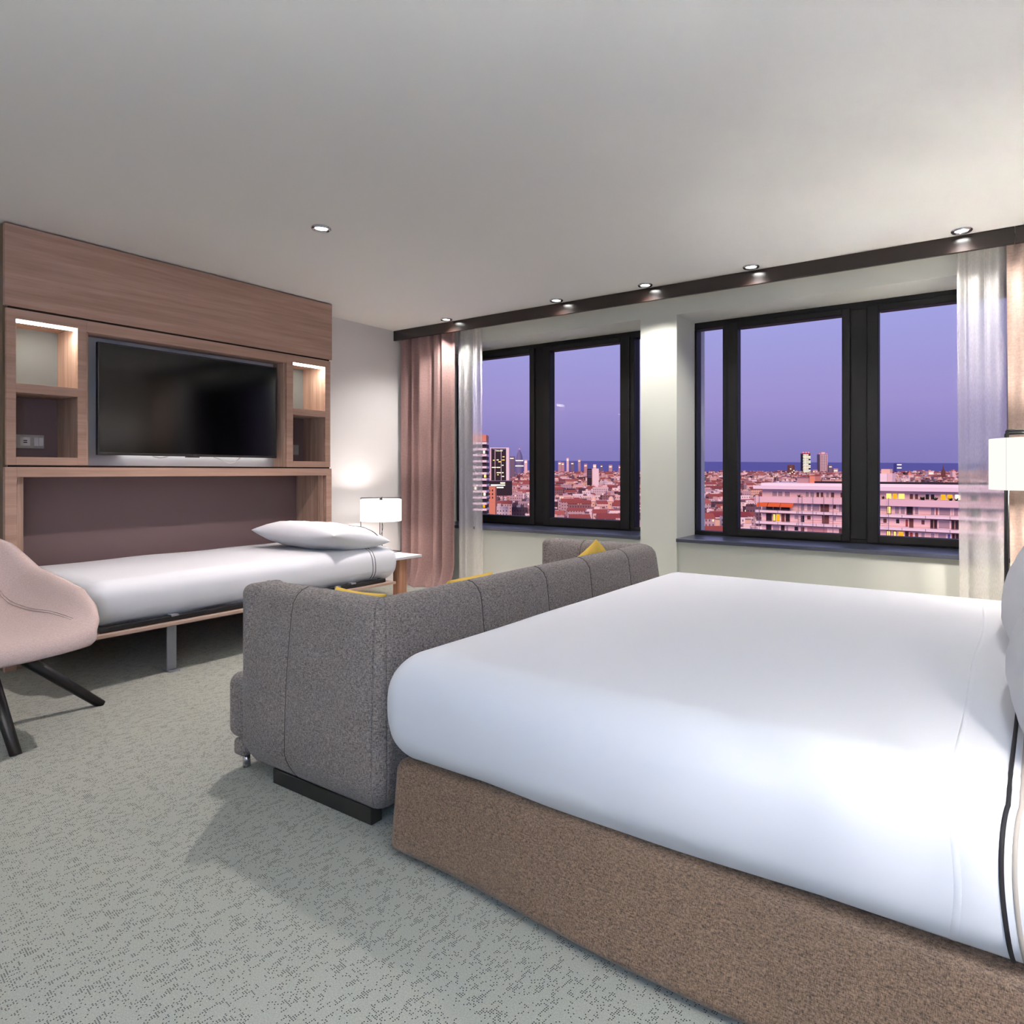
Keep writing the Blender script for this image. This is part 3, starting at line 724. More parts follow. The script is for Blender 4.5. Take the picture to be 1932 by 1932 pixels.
# mustard cushions tucked into the sofa
def cush(label, c, R, s, seed):
    o = pillow('cushion', label, c, s, s, .11, R, 'cushion', M['yellow'], 'mustard cushions on the sofa', .10, seed, 22)
    return o
cush('mustard cushion with a raised corner by the far sofa arm', (-1.850, 3.235, .578), Matrix.Rotation(.25, 3, 'X') @ Matrix.Rotation(PI/2, 3, 'X') @ Matrix.Rotation(math.radians(38), 3, 'Z'), .245, 1)
cush('mustard cushion just showing over the middle of the sofa back', (-1.800, 2.06, .560), Matrix.Rotation(.25, 3, 'Y') @ Matrix.Rotation(PI/2, 3, 'Y'), .275, 2)
cush('mustard cushion in the near corner of the sofa', (-1.95, 1.620, .546), Matrix.Rotation(-.2, 3, 'X') @ Matrix.Rotation(PI/2, 3, 'X'), .275, 5)

# ------------------------------------------------------------------ armchair
ch = thing('armchair', 'pale pink shell armchair on splayed black wooden legs', 'chair', (-3.62, .98, 0))
CA = math.radians(5); CF = Vector((math.cos(CA), math.sin(CA), 0)); CL = Vector((-math.sin(CA), math.cos(CA), 0)); CC = Vector((-3.62, .98, 0))
def cw(x, y, z): return CC + CF*x + CL*y + Vector((0, 0, z))
# centre line from front lip to the top of the back, with half width and side rise
keys = [  # v, x, z, half width, rise, wrap (how far the sides come forward)
    (0.00, .42, .368, .25, .0, -.03), (.05, .425, .390, .295, .012, -.045), (.12, .365, .400, .343, .050, -.035), (.20, .27, .395, .368, .115, -.01), (.32, .12, .385, .384, .185, .0), (.46, -.05, .375, .39, .225, .0),
    (.60, -.22, .395, .385, .235, .02), (.70, -.33, .45, .375, .20, .05), (.82, -.42, .57, .355, .13, .07), (.93, -.48, .70, .32, .06, .07), (1.0, -.52, .78, .27, .01, .05)]
def kv(v):
    for a, b in zip(keys, keys[1:]):
        if v <= b[0]:
            t = (v-a[0])/(b[0]-a[0])
            return [a[i]+(b[i]-a[i])*t for i in range(1, 6)]
    return list(keys[-1][1:])
nu_, nv_ = 32, 60
def shell(u, v):
    x, z, hw, rise, wrap = kv(v)
    a = abs(u)
    return cw(x+wrap*a**2.2, hw*u*(1.0-.04*a), z+rise*a**2.4)
def shell_n(u, v):
    u0, u1 = max(-1, u-.01), min(1, u+.01); v0, v1 = max(0, v-.008), min(1, v+.008)
    n_ = (shell(u1, v)-shell(u0, v)).cross(shell(u, v1)-shell(u, v0))
    n_.normalize()
    return n_
def thick(u, v):
    dist = min((1-abs(u))*kv(v)[2], v*1.25, (1-v)*.9); q = min(dist/.036, 1.0)
    return .038*math.sqrt(max(0, 1-(1-q)**2))
US = [math.sin((i/nu_-.5)*PI) for i in range(nu_+1)]; VS = [.5-.5*math.cos(PI*j/nv_) for j in range(nv_+1)]
V, Fc = [], []
for sg in (1, -1):
    o_ = len(V)
    for v in VS:
        for u in US:
            n_ = shell_n(u, v)
            V.append(tuple(shell(u, v) + n_*(sg*thick(u, v))))
    for j_ in range(nv_):
        for i_ in range(nu_):
            q = (o_+j_*(nu_+1)+i_, o_+j_*(nu_+1)+i_+1, o_+(j_+1)*(nu_+1)+i_+1, o_+(j_+1)*(nu_+1)+i_)
            Fc.append(q if sg == 1 else q[::-1])
sh = pyd('seat_shell', V, Fc, M['chair'], ch, True)
bmm = bmesh.new(); bmm.from_mesh(sh.data); bmesh.ops.remove_doubles(bmm, verts=bmm.verts, dist=.0004); bmesh.ops.recalc_face_normals(bmm, faces=bmm.faces); bmm.to_mesh(sh.data); bmm.free()
sh.data.polygons.foreach_set('use_smooth', [True]*len(sh.data.polygons))
for uu in (.60, -.60):
    for du in (0, .025):
        sg = 1 if uu > 0 else -1
        pts = [shell(uu+sg*du+.10*sg*(1-j/16.0)**2, .18+.78*j/16.0) for j in range(17)]
        nrm = []
        for j in range(17):
            v = .18+.78*j/16.0; u = uu+sg*du+.10*sg*(1-j/16.0)**2
            a = shell(u+.01, v)-shell(u-.01, v); b = shell(u, v+.01)-shell(u, v-.01)
            nn = a.cross(b).normalized(); nn = nn if nn.z > 0 else -nn
            nrm.append(nn)
        tube('stitch_seam', [p+n_*.0385 for p, n_ in zip(pts, nrm)], .0022, M['chair'], sh, 5)
def leg(name, top, bot, r0, r1):
    return tube(name, [cw(*top), cw(*[(a+b)/2 for a, b in zip(top, bot)]), cw(*bot)], r0, M['blackwood'], ch, 10, radii=[r0, (r0+r1)/2, r1])
for tp, bt in (((.10, 0, .335), (.415, -.02, 0)), ((.03, .11, .335), (.10, .455, 0)), ((-.12, 0, .335), (-.42, 0, 0)), ((0, -.12, .335), (.02, -.455, 0))):
    leg('leg', tp, bt, .027, .02)
boxes('leg_frame', [(-.20, .16, -.155, .155, .315, .345)], M['blackwood'], None, .01)
lf = bpy.data.objects['leg_frame']; lf.matrix_basis = Matrix.Translation(CC) @ Matrix.Rotation(CA, 4, 'Z'); attach(lf, ch)

# ------------------------------------------------------------------ the city outside
def city_mat():
    m = bpy.data.materials.new('city_render'); m.use_nodes = True; t = m.node_tree; b = t.nodes['Principled BSDF']
    at_ = N(t, 'ShaderNodeAttribute'); at_.attribute_name = 'Col'
    ge = N(t, 'ShaderNodeNewGeometry'); sp_ = N(t, 'ShaderNodeSeparateXYZ'); t.links.new(ge.outputs['Position'], sp_.inputs[0])
    def mth(op, a, bb=None):
        n = N(t, 'ShaderNodeMath', operation=op)
        for i, q in enumerate((a, bb)):
            if q is None: continue
            if isinstance(q, (int, float)): n.inputs[i].default_value = q
            else: t.links.new(q, n.inputs[i])
        return n.outputs[0]
    u = mth('DIVIDE', mth('ADD', sp_.outputs[0], mth('MULTIPLY', sp_.outputs[1], .83)), 3.4); v = mth('DIVIDE', sp_.outputs[2], 3.3)
    fu, fv = mth('FRACT', u), mth('FRACT', v)
    win = mth('MULTIPLY', mth('MULTIPLY', mth('GREATER_THAN', fu, .32), mth('LESS_THAN', fu, .68)), mth('MULTIPLY', mth('GREATER_THAN', fv, .28), mth('LESS_THAN', fv, .74)))
    win = mth('MULTIPLY', win, at_.outputs['Alpha'])
    cb = N(t, 'ShaderNodeCombineXYZ'); t.links.new(mth('FLOOR', u), cb.inputs[0]); t.links.new(mth('FLOOR', v), cb.inputs[1])
    wn = N(t, 'ShaderNodeTexWhiteNoise', noise_dimensions='2D'); t.links.new(cb.outputs[0], wn.inputs['Vector'])
    lit = mth('MULTIPLY', win, mth('GREATER_THAN', wn.outputs['Value'], .94))
    mx = N(t, 'ShaderNodeMix', data_type='RGBA'); t.links.new(mth('MULTIPLY', win, .8), mx.inputs[0]); t.links.new(at_.outputs['Color'], mx.inputs[6]); mx.inputs[7].default_value = (*lin((58, 44, 56)), 1)
    t.links.new(mx.outputs[2], b.inputs['Base Color']); b.inputs['Roughness'].default_value = .85; b.inputs['Specular IOR Level'].default_value = .15
    b.inputs['Emission Color'].default_value = (*lin((255, 214, 150)), 1); t.links.new(mth('MULTIPLY', lit, 1.3), b.inputs['Emission Strength'])
    return m
M['city'] = city_mat()
def city_mesh(name, quads):
    """quads: list of (4 points, rgb 0-255, windows 0/1)"""
    V, Fc, C = [], [], []
    for p, c, w in quads:
        o = len(V); V += [tuple(q) for q in p]; Fc.append(tuple(range(o, o+len(p)))); C.append((lin(c), w, len(p)))
    me = bpy.data.meshes.new(name); me.from_pydata(V, [], Fc)
    ca = me.color_attributes.new('Col', 'FLOAT_COLOR', 'CORNER'); buf = []
    for c, w, n in C: buf += [*c, float(w)]*n
    ca.data.foreach_set('color', buf); me.materials.append(M['city']); me.update()
    return me
def cbox(x0, x1, y0, y1, z0, z1, c, roof=None, w=1, T=None):
    P = [Vector(q) for q in ((x0, y0, z0), (x1, y0, z0), (x1, y1, z0), (x0, y1, z0), (x0, y0, z1), (x1, y0, z1), (x1, y1, z1), (x0, y1, z1))]
    if T is not None: P = [T @ q for q in P]
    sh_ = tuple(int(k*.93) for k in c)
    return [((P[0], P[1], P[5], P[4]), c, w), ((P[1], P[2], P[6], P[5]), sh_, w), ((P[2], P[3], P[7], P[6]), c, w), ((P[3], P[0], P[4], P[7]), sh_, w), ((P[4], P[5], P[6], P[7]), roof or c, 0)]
WALLS = [(250, 240, 238), (118, 96, 106), (92, 74, 84), (150, 116, 118), (236, 206, 196), (226, 190, 178), (214, 176, 166), (240, 222, 214), (206, 168, 158), (196, 156, 150), (232, 196, 170), (220, 204, 204), (180, 140, 138), (244, 232, 228), (200, 176, 180)]
ROOFS = [(166, 92, 80), (146, 78, 72), (182, 108, 92), (176, 128, 118), (120, 92, 98), (140, 110, 112), (196, 176, 176), (104, 84, 92), (158, 86, 74), (214, 198, 196)]
def house(w, dp, h, rnd, T, near):
    c = rnd.choice(WALLS); r = rnd.choice(ROOFS); Q = []
    if rnd.random() < .28:    # pitched tile roof
        r = rnd.choice(ROOFS[:3]+[ROOFS[8]])
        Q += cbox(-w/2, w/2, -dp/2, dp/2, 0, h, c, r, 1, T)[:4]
        P = [T @ Vector(q) for q in ((-w/2-.5, -dp/2-.5, h), (w/2+.5, -dp/2-.5, h), (w/2+.5, dp/2+.5, h), (-w/2-.5, dp/2+.5, h), (-w/2, 0, h+dp*.2), (w/2, 0, h+dp*.2))]
        Q += [((P[0], P[1], P[5], P[4]), r, 0), ((P[2], P[3], P[4], P[5]), r, 0), ((P[1], P[2], P[5]), c, 0), ((P[3], P[0], P[4]), c, 0)]
    else:
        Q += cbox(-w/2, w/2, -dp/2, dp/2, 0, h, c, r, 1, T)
        if near or rnd.random() < .85:
            for _ in range(rnd.randint(2, 4)):
                a = rnd.uniform(-.35, .2)*w; b = rnd.uniform(-.35, .2)*dp; s1 = rnd.uniform(2.5, 5.5); s2 = rnd.uniform(2.5, 5); hh = rnd.uniform(1.8, 3.4)
                Q += cbox(a, a+s1, b, b+s2, h, h+hh, rnd.choice(WALLS), rnd.choice(ROOFS), 0, T)
        if near:
            Q += cbox(-w/2, w/2, -dp/2, -dp/2+.4, h, h+1.0, c, None, 0, T)
            Q += cbox(-w/2, -w/2+.4, -dp/2, dp/2, h, h+1.0, c, None, 0, T)
    return Q
# land climbs gently away from the hotel so that the roofs stack up to the shore line
def ground(d): return -72 + .0228*d
GD = 2450.0
gx = [at(x, 890, d) for d in (60, GD) for x in (600, 2300)]
gp = []
for d in (120, 400, 900, 1600, GD):
    for px in range(560, 2401, 230):
        p = at(px, 890, d); gp.append((p.x, p.y, ground(d)))
nc = 9
me = city_mesh('ground', [((gp[i*nc+j], gp[i*nc+j+1], gp[(i+1)*nc+j+1], gp[(i+1)*nc+j]), (104, 80, 88), 0) for i in range(4) for j in range(nc-1)])
gr = link('city_ground', me); gr['kind'] = 'structure'; gr['label'] = 'dusky city ground between the buildings'
# sea
sv, sfc = [], []
for px in range(560, 2401, 40):
    yh = 868.5 + (px-900)*.0060
    p = at(px, 890, GD-250); sv.append((p.x, p.y, ground(GD-250)))
    q = at(px, yh, 6200); sv.append(tuple(q))
for i in range(0, len(sv)-2, 2): sfc.append((sv and i, i+2, i+3, i+1))
M['sea'] = mat('sea_water', (92, 96, 158), .7, .2)
sea = pyd('sea', sv, sfc, M['sea']); sea['kind'] = 'structure'; sea['label'] = 'blue sea along the horizon'

SKY = ((948, 863, 5, 1700), (966, 861, 7, 1500), (1056, 871, 4, 2200), (1062, 872, 3.5, 2100), (1071, 864, 3, 2250), (1080, 871, 4, 2250), (1093, 866, 3.2, 2300), (1105, 875, 4, 2000), (1122, 876, 4, 2100), (1135, 876, 3, 2200), (1152, 877, 4.5, 2000), (1170, 878, 4, 1900), (992, 868, 4, 1900), (1567, 877, 4.5, 2200), (1577, 884, 6, 2200), (1538, 886, 6, 2000), (1757, 889, 7, 1800), (1740, 890, 3, 1900), (1201, 876, 3, 2100))
LM = [(at(a, 890, b), r) for a, b, r in ((890, 358, 22), (942, 647, 20), (942, 570, 22), (928, 486, 12), (980, 1900, 16), (1522, 2312, 20), (1554, 2312, 20), (1492.5, 1750, 12), (1119, 1158, 16), (1700, 2312, 28), (1719, 1507, 12), (1781, 1510, 14), (1800, 1505, 9), (1128, 730, 18), (1145, 730, 18), (1160, 730, 18), (1325, 528, 16), (1350, 528, 16), (1375, 528, 16), (1400, 528, 16))]
LM += [(at(a, 890, d_), w_*d_/F) for a, b, w_, d_ in SKY]
rnd = random.Random(42)
near_list, far_quads, n_far = [], [], 0
protos = []
spots = []
d = 330.0
while d < 2400:
    step = 20.5 + d*.006
    l0, l1 = -.165, .68
    l = l0 + rnd.uniform(0, .02)
    w = rnd.uniform(11, 26)
    while l < l1:
        px = PPX+l*F
        hh_ = rnd.uniform(14, 28); p_ = at(px, 890, d)
        if not any((p_-q_).length < r_+w*.7 for q_, r_ in LM): spots.append((d+rnd.uniform(-1.2, 1.2), l, w, rnd.uniform(11, 16), hh_))
        wn_ = rnd.uniform(11, 26); l += ((w+wn_)/2+rnd.uniform(3.5, 8))/d; w = wn_
    d += step
def seen(px):
    return 905 < px < 1205 or 1312 < px < 1425
cand = []
for s in spots:
    px = PPX+s[1]*F
    # the apartment block hides what lies low behind it
    if px > 1432 and s[0] < 760: continue
    cand.append((s, seen(px)))
vis = sorted([c for c in cand if c[1]], key=lambda c: c[0][0])
vis = [c for c in vis if (-ground(c[0][0])-c[0][4]+EYE)/c[0][0]*F < 118]
near = set(id(c[0]) for c in vis[:280])
LOOK = {}
for s, vv in cand:
    dd, l, w, dp, h = s
    p = at(PPX+l*F, 890, dd); z = ground(dd)
    rz = YAW + rnd.uniform(-.10, .10)
    if id(s) in near:
        if len(protos) < 26:
            rr = random.Random(len(protos)+100); T0 = Matrix.Identity(4)
            q = house(18, 15, 22, rr, T0, True)
            pitched = len(q) == 8 and len(q[4][0]) == 4 and len(q[6][0]) == 3
            wc = q[0][1]
            tone = 'pale' if sum(wc) > 640 else ('pink' if sum(wc) > 560 else 'rosy brown')
            lab = tone + (' house with terracotta roof' if pitched else ' flat roofed block') + ' in the dense city below'
            protos.append((city_mesh('city_house', q), lab))
        me, lab = protos[rnd.randrange(len(protos))] if len(protos) >= 26 else protos[-1]
        o = bpy.data.objects.new('city_building', me); COL.objects.link(o)
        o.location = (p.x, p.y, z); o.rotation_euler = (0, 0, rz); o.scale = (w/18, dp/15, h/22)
        px = PPX+l*F
        pane = 'the left casement' if px < 1015 else ('the middle pane' if px < 1180 else ('the right sliver' if px < 1300 else ('the narrow pane' if px < 1380 else 'the wide casement')))
        row = 'nearest rows' if dd < 640 else ('middle rows' if dd < 860 else 'farther rows')
        tag(o, lab.replace('in the dense city below', 'in the %s seen through %s' % (row, pane)), 'building', 'city blocks seen through the windows')
    else:
        T = Matrix.Translation((p.x, p.y, z)) @ Matrix.Rotation(rz, 4, 'Z')
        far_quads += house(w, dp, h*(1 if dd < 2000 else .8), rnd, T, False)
fo = link('distant_city', city_mesh('distant_city', far_quads)); tag(fo, 'dense mass of distant pink and terracotta city roofs', 'city', None, 'stuff')

# ---- landmark towers
def frame_at(px, d, base=None):
    p = at(px, 890, d); return (p.x, p.y, ground(d) if base is None else base)
def zpx(py, d): return EYE+(PPY-py)/F*d
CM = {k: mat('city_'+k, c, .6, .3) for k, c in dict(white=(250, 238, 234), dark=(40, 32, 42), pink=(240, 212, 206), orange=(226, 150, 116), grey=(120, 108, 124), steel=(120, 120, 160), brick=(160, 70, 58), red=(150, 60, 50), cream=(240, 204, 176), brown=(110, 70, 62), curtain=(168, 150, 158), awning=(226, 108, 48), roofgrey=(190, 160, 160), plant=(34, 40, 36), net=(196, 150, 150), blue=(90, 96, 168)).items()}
CM['lit'] = emat('city_lit_window', (255, 206, 110), 1.3); CM['litw'] = emat('city_lit_white', (255, 240, 205), 1.4); CM['lity'] = emat('city_lit_yellow', (250, 186, 40), .8)
CM['redlamp'] = emat('city_red_lamp', (255, 120, 120), 1.2)
def tower(name, label, px, d, cat='tower', base=None, group=None):
    b = frame_at(px, d, base)
    return thing(name, label, cat, b, YAW, group)
def tb(name, t, x0, x1, y0, y1, z0, z1, m):
    """box in the tower's own axes, z given in world height"""
    o = box(name, x0, x1, y0, y1, z0-t.location.z, z1-t.location.z, m); attach_local(o, t); return o
# banded slab tower behind the sheer
D1 = 350.0; k = D1/F
t = tower('banded_tower', 'tower of white balcony bands and dark windows behind the narrow sheer', 890, D1)
zt_ = zpx(833, D1); zb_ = zpx(1010, D1)
tb('core', t, -29*k, 27*k, .6, 16, zb_, zt_, CM['dark'])
tb('penthouse', t, -24*k, 27*k, .8, 15, zt_, zpx(820, D1), CM['orange'])
for i in range(15):
    y = 834+i*11.4
    tb('balcony_band', t, -30*k, 28.2*k, -.6, 16.3, zpx(y+4.2, D1), zpx(y, D1), CM['white'])
for i, (fx, row, m_) in enumerate(((21, 1, 'litw'), (23, 5, 'lit'), (22, 8, 'litw'), (21, 10, 'lity'), (-10, 3, 'lit'), (5, 7, 'litw'))):
    y = 834+row*11.4+4.6
    tb('lit_window', t, fx*k, (fx+4)*k, .45, .6, zpx(y+5.5, D1), zpx(y, D1), CM[m_])
# dark office tower with white ends and a sign
D2 = 640.0; k = D2/F
t = tower('dark_office_tower', 'dark office tower with white end walls and a lit name sign', 942, D2)
z0_, z1_ = zpx(912, D2), zpx(846, D2)
tb('facade', t, -15*k, 13*k, 0, 14, z0_, z1_-1, CM['dark'])
tb('end_wall', t, 13*k, 18.5*k, -.6, 14.5, z0_, z1_, CM['white']); tb('end_wall', t, -17.5*k, -15*k, -.6, 14.5, z0_, z1_, CM['pink'])
for x in (-8, 3.5): tb('fin', t, (x-.4)*k, (x+.4)*k, -.4, 0, z0_, z1_-1, CM['white'])
tb('roof_edge', t, -17.5*k, 18.5*k, -.6, 14.5, z1_, z1_+.8, CM['white'])
for (xa, xb, py, m_) in ((-14, -6, 881, 'litw'), (-5, 2, 881, 'litw'), (-2, 3, 870.5, 'lit'), (-5, -1, 867, 'litw'), (-12, -9, 867.5, 'lit'), (5, 10, 867, 'lit'), (5, 8, 877, 'litw'), (-5, 3, 891, 'litw'), (5, 8, 891, 'litw'), (-4, -1, 895, 'lit'), (5, 9, 898, 'litw'), (6, 10, 861, 'lit')):
    tb('lit_window', t, xa*k, xb*k, -.12, 0, zpx(py+1.6, D2), zpx(py, D2), CM[m_])
so_ = lettering('sign_lettering', 'Sabadell', 2.1, .03, CM['litw']); attach_local(so_, t)
so_.rotation_euler = (PI/2, 0, 0); so_.location = (0, -.5, zpx(851.5, D2)-t.location.z)
# low dark office with lit floors in front of it
D3 = 560.0; k = D3/F
t = tower('dark_low_office', 'low dark office block with bright lit floors below the dark tower', 942, D3, 'building')
tb('body', t, -20*k, 22*k, 0, 18, zpx(935, D3), zpx(908, D3), CM['dark'])
for xa, xb, py in ((-16, 11, 914), (-5, 8, 918.5), (2, 11, 910)):
    tb('lit_floor', t, xa*k, xb*k, -.2, 0, zpx(py+2.4, D3), zpx(py, D3), CM['litw'])
tb('roof_slab', t, -21*k, 23*k, -.6, 18.5, zpx(908, D3), zpx(906.8, D3), CM['grey'])
# orange corner house
D4 = 480.0; k = D4/F
t = tower('orange_house', 'orange corner house with small dark windows beside the banded tower', 928, D4, 'building')
tb('body', t, -8*k, 6.5*k, 0, 12, ground(D4), zpx(918.5, D4), CM['orange'])
for r_ in range(3):
    for x in (-5.5, .2): tb('window', t, x*k, (x+2)*k, -.15, 0, zpx(927+r_*6.8, D4), zpx(923.5+r_*6.8, D4), CM['dark'])
tb('cornice', t, -9*k, 7.5*k, -.5, 12.5, zpx(918.5, D4), zpx(917.5, D4), CM['cream'])
# bullet shaped tower
D5 = 1900.0; k = D5/F
t = tower('bullet_tower', 'rounded bullet shaped glass tower on the skyline', 980, D5)
H_ = zpx(848, D5)-ground(D5)
sh_ = lathe('shaft', [(7.6*k, 0), (7.6*k, H_*.45), (7.1*k, H_*.62), (5.8*k, H_*.76), (4*k, H_*.88), (1.6*k, H_*.97), (.1, H_)], (0, 0, 0), CM['steel'], None, 24); attach_local(sh_, t)
for py, w_ in ((866, 5), (870, 7), (875, 7.3), (880, 7.5), (859, 3.5)):
    o = lathe('lit_ring', [(w_*k*1.02, 0), (w_*k*1.05, .9*k), (w_*k*1.02, 1.6*k)], (0, 0, zpx(py, D5)-t.location.z), CM['grey' if py not in (870, 880) else 'litw'], None, 24); attach_local(o, t)
o = lathe('beacon', [(.1, 0), (1.2*k, .6*k), (1.2*k, 1.6*k), (.1, 2*k)], (0, 0, H_), CM['redlamp'], None, 10); attach_local(o, t)
# pair of tall towers by the sea
for (px, lab, m_) in ((1522, 'tall tower with bright white floor bands by the sea', 'a'), (1554, 'tall tower with a fine steel grid by the sea', 'b')):
    D6 = 2300.0; k = D6/F; t = tower('seaside_tower', lab, px, D6)
    if m_ == 'a':
        tb('shaft', t, -6.5*k, 6.5*k, 0, 24, ground(D6)-4, zpx(856, D6), CM['dark'])
        for i in range(12): tb('lit_band', t, (-7 if i % 2 else -6.6)*k, (6.8 if i % 3 else 3)*k, -2, 0, zpx(859.2+i*2.9, D6), zpx(857.6+i*2.9, D6), CM['litw'])
        tb('service_core', t, -3*k, -1.8*k, -3, 0, ground(D6), zpx(857, D6), CM['white'])
        for x in (-5, 0, 5): tb('beacon', t, (x-.6)*k, (x+.6)*k, 4, 8, zpx(856, D6), zpx(852.5, D6), CM['redlamp'])
        tb('crown', t, -6.8*k, 6.8*k, -1, 24, zpx(857.4, D6), zpx(855.2, D6), CM['brick'])
    else:
        tb('shaft', t, -7*k, 7*k, 0, 26, ground(D6)-4, zpx(857, D6), CM['grey'])
        tb('shaft_top', t, -3.5*k, 3.5*k, 4, 22, zpx(857, D6), zpx(853, D6), CM['pink'])
        for i in range(5): tb('rib', t, (-7+i*3.3)*k, (-6.2+i*3.3)*k, -2, 0, ground(D6), zpx(857, D6), CM['pink'])
        for i in range(13): tb('floor_band', t, -7*k, 7*k, -1.5, 0, zpx(859.6+i*2.6, D6), zpx(858.9+i*2.6, D6), CM['white'])
        for x in (-6.5, 6.5): tb('beacon', t, (x-.6)*k, (x+.6)*k, 2, 6, zpx(857, D6), zpx(855.4, D6), CM['redlamp'])
D7 = 1750.0; k = D7/F
t = tower('dark_round_tower', 'dark rounded tower block left of the two seaside towers', 1492.5, D7)
o = lathe('shaft', [(6.6*k, 0), (6.6*k, zpx(879, D7)-ground(D7)), (5.6*k, zpx(877.3, D7)-ground(D7)), (.1, zpx(876.6, D7)-ground(D7))], (0, 0, 0), CM['brown'], None, 20); attach_local(o, t)
for x, py in ((-4, 884), (2, 887), (-5, 892), (3, 893), (-1, 890)):
    tb('lit_window', t, x*k, (x+1.6)*k, -7.2*k, -5.6*k, zpx(py+1.6, D7), zpx(py, D7), CM['litw'])
# two-tone slab tower in the middle of the left window
D8 = 1150.0; k = D8/F
t = tower('two_tone_tower', 'slab tower with one dark face and one white face', 1119, D8)
tb('dark_face', t, -10.5*k, -2.5*k, 0, 16, ground(D8), zpx(884.5, D8), CM['dark'])
tb('white_face', t, -1.5*k, 10.5*k, -2, 15, ground(D8), zpx(884, D8), CM['white'])
tb('stair_core', t, -2.5*k, -1.5*k, 1, 14, ground(D8), zpx(886, D8), CM['roofgrey'])
for i in range(5): tb('window_band', t, -10*k, -3*k, -.25, 0, zpx(888.4+i*3, D8), zpx(887.4+i*3, D8), CM['steel'])
# church, dome and spire seen over the apartment block
D9 = 1500.0; k = D9/F
t = tower('slim_dark_tower', 'slim dark seafront tower with lit top floors', 1696, 2300)
kk = 2300/F
tb('shaft', t, -4.5*kk, 4.5*kk, 0, 20, ground(2300)-4, zpx(874, 2300), CM['blue'])
for py in (876, 882): tb('lit_band', t, -3.5*kk, 4.6*kk, -1.5, 0, zpx(py+1.6, 2300), zpx(py, 2300), CM['litw'])
tb('low_wing', t, 4.5*kk, 15*kk, 0, 30, ground(2300)-4, zpx(888, 2300), CM['grey'])
t = tower('domed_church', 'small domed church on the skyline', 1719, D9, 'church')
tb('nave', t, -5*k, 5*k, 0, 14, ground(D9), zpx(896, D9), CM['pink'])
o = lathe('dome', [(3.2*k, 0), (3.2*k, 1.5*k), (2.6*k, 4*k), (1.2*k, 5.6*k), (.5*k, 6*k), (.5*k, 9*k), (.05, 10*k)], (0, 7, zpx(897, D9)-ground(D9)), CM['orange'], None, 16); attach_local(o, t)
t = tower('cathedral_spire', 'dark pointed cathedral spire on the skyline', 1781, D9, 'church')
for x, w_, py in ((0, 2.6, 876), (-2.6, 1.6, 886), (2.6, 1.6, 885)):
    o = lathe('spire', [(w_*k, 0), (w_*k, zpx(893, D9)-ground(D9)), (.05, zpx(py, D9)-ground(D9))], (x*k, 3, 0), CM['brown'], None, 8); attach_local(o, t)
tb('nave', t, -4.5*k, 5*k, 2, 20, ground(D9), zpx(897, D9), CM['brown'])
t = tower('bell_tower', 'square rosy bell tower at the right of the skyline', 1800, D9, 'church')
tb('shaft', t, -3*k, 3*k, 0, 9, ground(D9), zpx(889, D9), CM['pink']); tb('belfry', t, -2*k, 2*k, 1, 8, zpx(889, D9), zpx(886, D9), CM['orange'])
# pale palace with two round gables
D10 = 720.0; k = D10/F
t = tower('cream_palace', 'long cream palace with two rounded gables in the left window', 1145, D10, 'building')
tb('body', t, -31*k, 26*k, 0, 20, ground(D10), zpx(945, D10), CM['cream'])
for x in (-27, 6):
    o = lathe('round_gable', [(5*k, 0), (5*k, 4*k), (4.2*k, 6.5*k), (2.4*k, 8.2*k), (.1, 9*k)], (x*k+3*k, 6, zpx(945.5, D10)-ground(D10)), CM['cream'], None, 18); attach_local(o, t)
for i in range(6): tb('window', t, (-26+i*8)*k, (-24.6+i*8)*k, -.2, 0, zpx(953, D10), zpx(950.6, D10), CM['brown'])
tb('cornice', t, -32*k, 27*k, -.8, 20.5, zpx(945.8, D10), zpx(944.6, D10), CM['white'])
# long building with a red roof, low in the right window
D11 = 520.0; k = D11/F
t = tower('red_roofed_hall', 'long hall with a deep red roof low in the right window', 1365, D11, 'building')
tb('wall', t, -54*k, 52*k, 0, 16, ground(D11), zpx(977, D11), CM['cream'])
o = pyd('roof', [(-56*k, -1.5, zpx(977, D11)-t.location.z), (54*k, -1.5, zpx(974, D11)-t.location.z), (53*k, 9, zpx(966.5, D11)-t.location.z), (-55*k, 9, zpx(969, D11)-t.location.z), (-55*k, 18, zpx(977, D11)-t.location.z), (53*k, 18, zpx(974, D11)-t.location.z)], [(0, 1, 2, 3), (3, 2, 5, 4)], CM['red']); attach_local(o, t)
tb('gutter', t, -56*k, 54*k, -2, -1.4, zpx(978, D11), zpx(976, D11), CM['white'])
# smaller skyline blocks
def sky_label(i):
    pane = lambda x: 'left casement' if x < 1015 else ('middle pane' if x < 1180 else ('right sliver of the left window' if x < 1300 else ('wide casement' if x < 1600 else 'rightmost casement')))
    mine = pane(SKY[i][0]); same = sorted(b[0] for b in SKY if pane(b[0]) == mine); k_ = same.index(SKY[i][0])
    nth = ('first', 'second', 'third', 'fourth', 'fifth', 'sixth', 'seventh', 'eighth', 'ninth', 'tenth')[k_]
    return '%s small skyline block from the left seen through the %s' % (nth, mine)
for i, (px, py, w_, d_) in enumerate(SKY):
    t = tower('skyline_block', sky_label(i), px, d_, 'tower', None, 'small blocks on the far skyline'); kk = d_/F
    w_ *= .72; tb('shaft', t, -w_*kk, w_*kk, 0, 2*w_*kk, ground(d_), zpx(py, d_), CM[('pink', 'grey', 'roofgrey', 'net')[i % 4]])
    tb('lit_band', t, -w_*kk*.8, w_*kk*.6, -1.2, 0, zpx(py+4.5, d_), zpx(py+3.2, d_), CM['litw'])

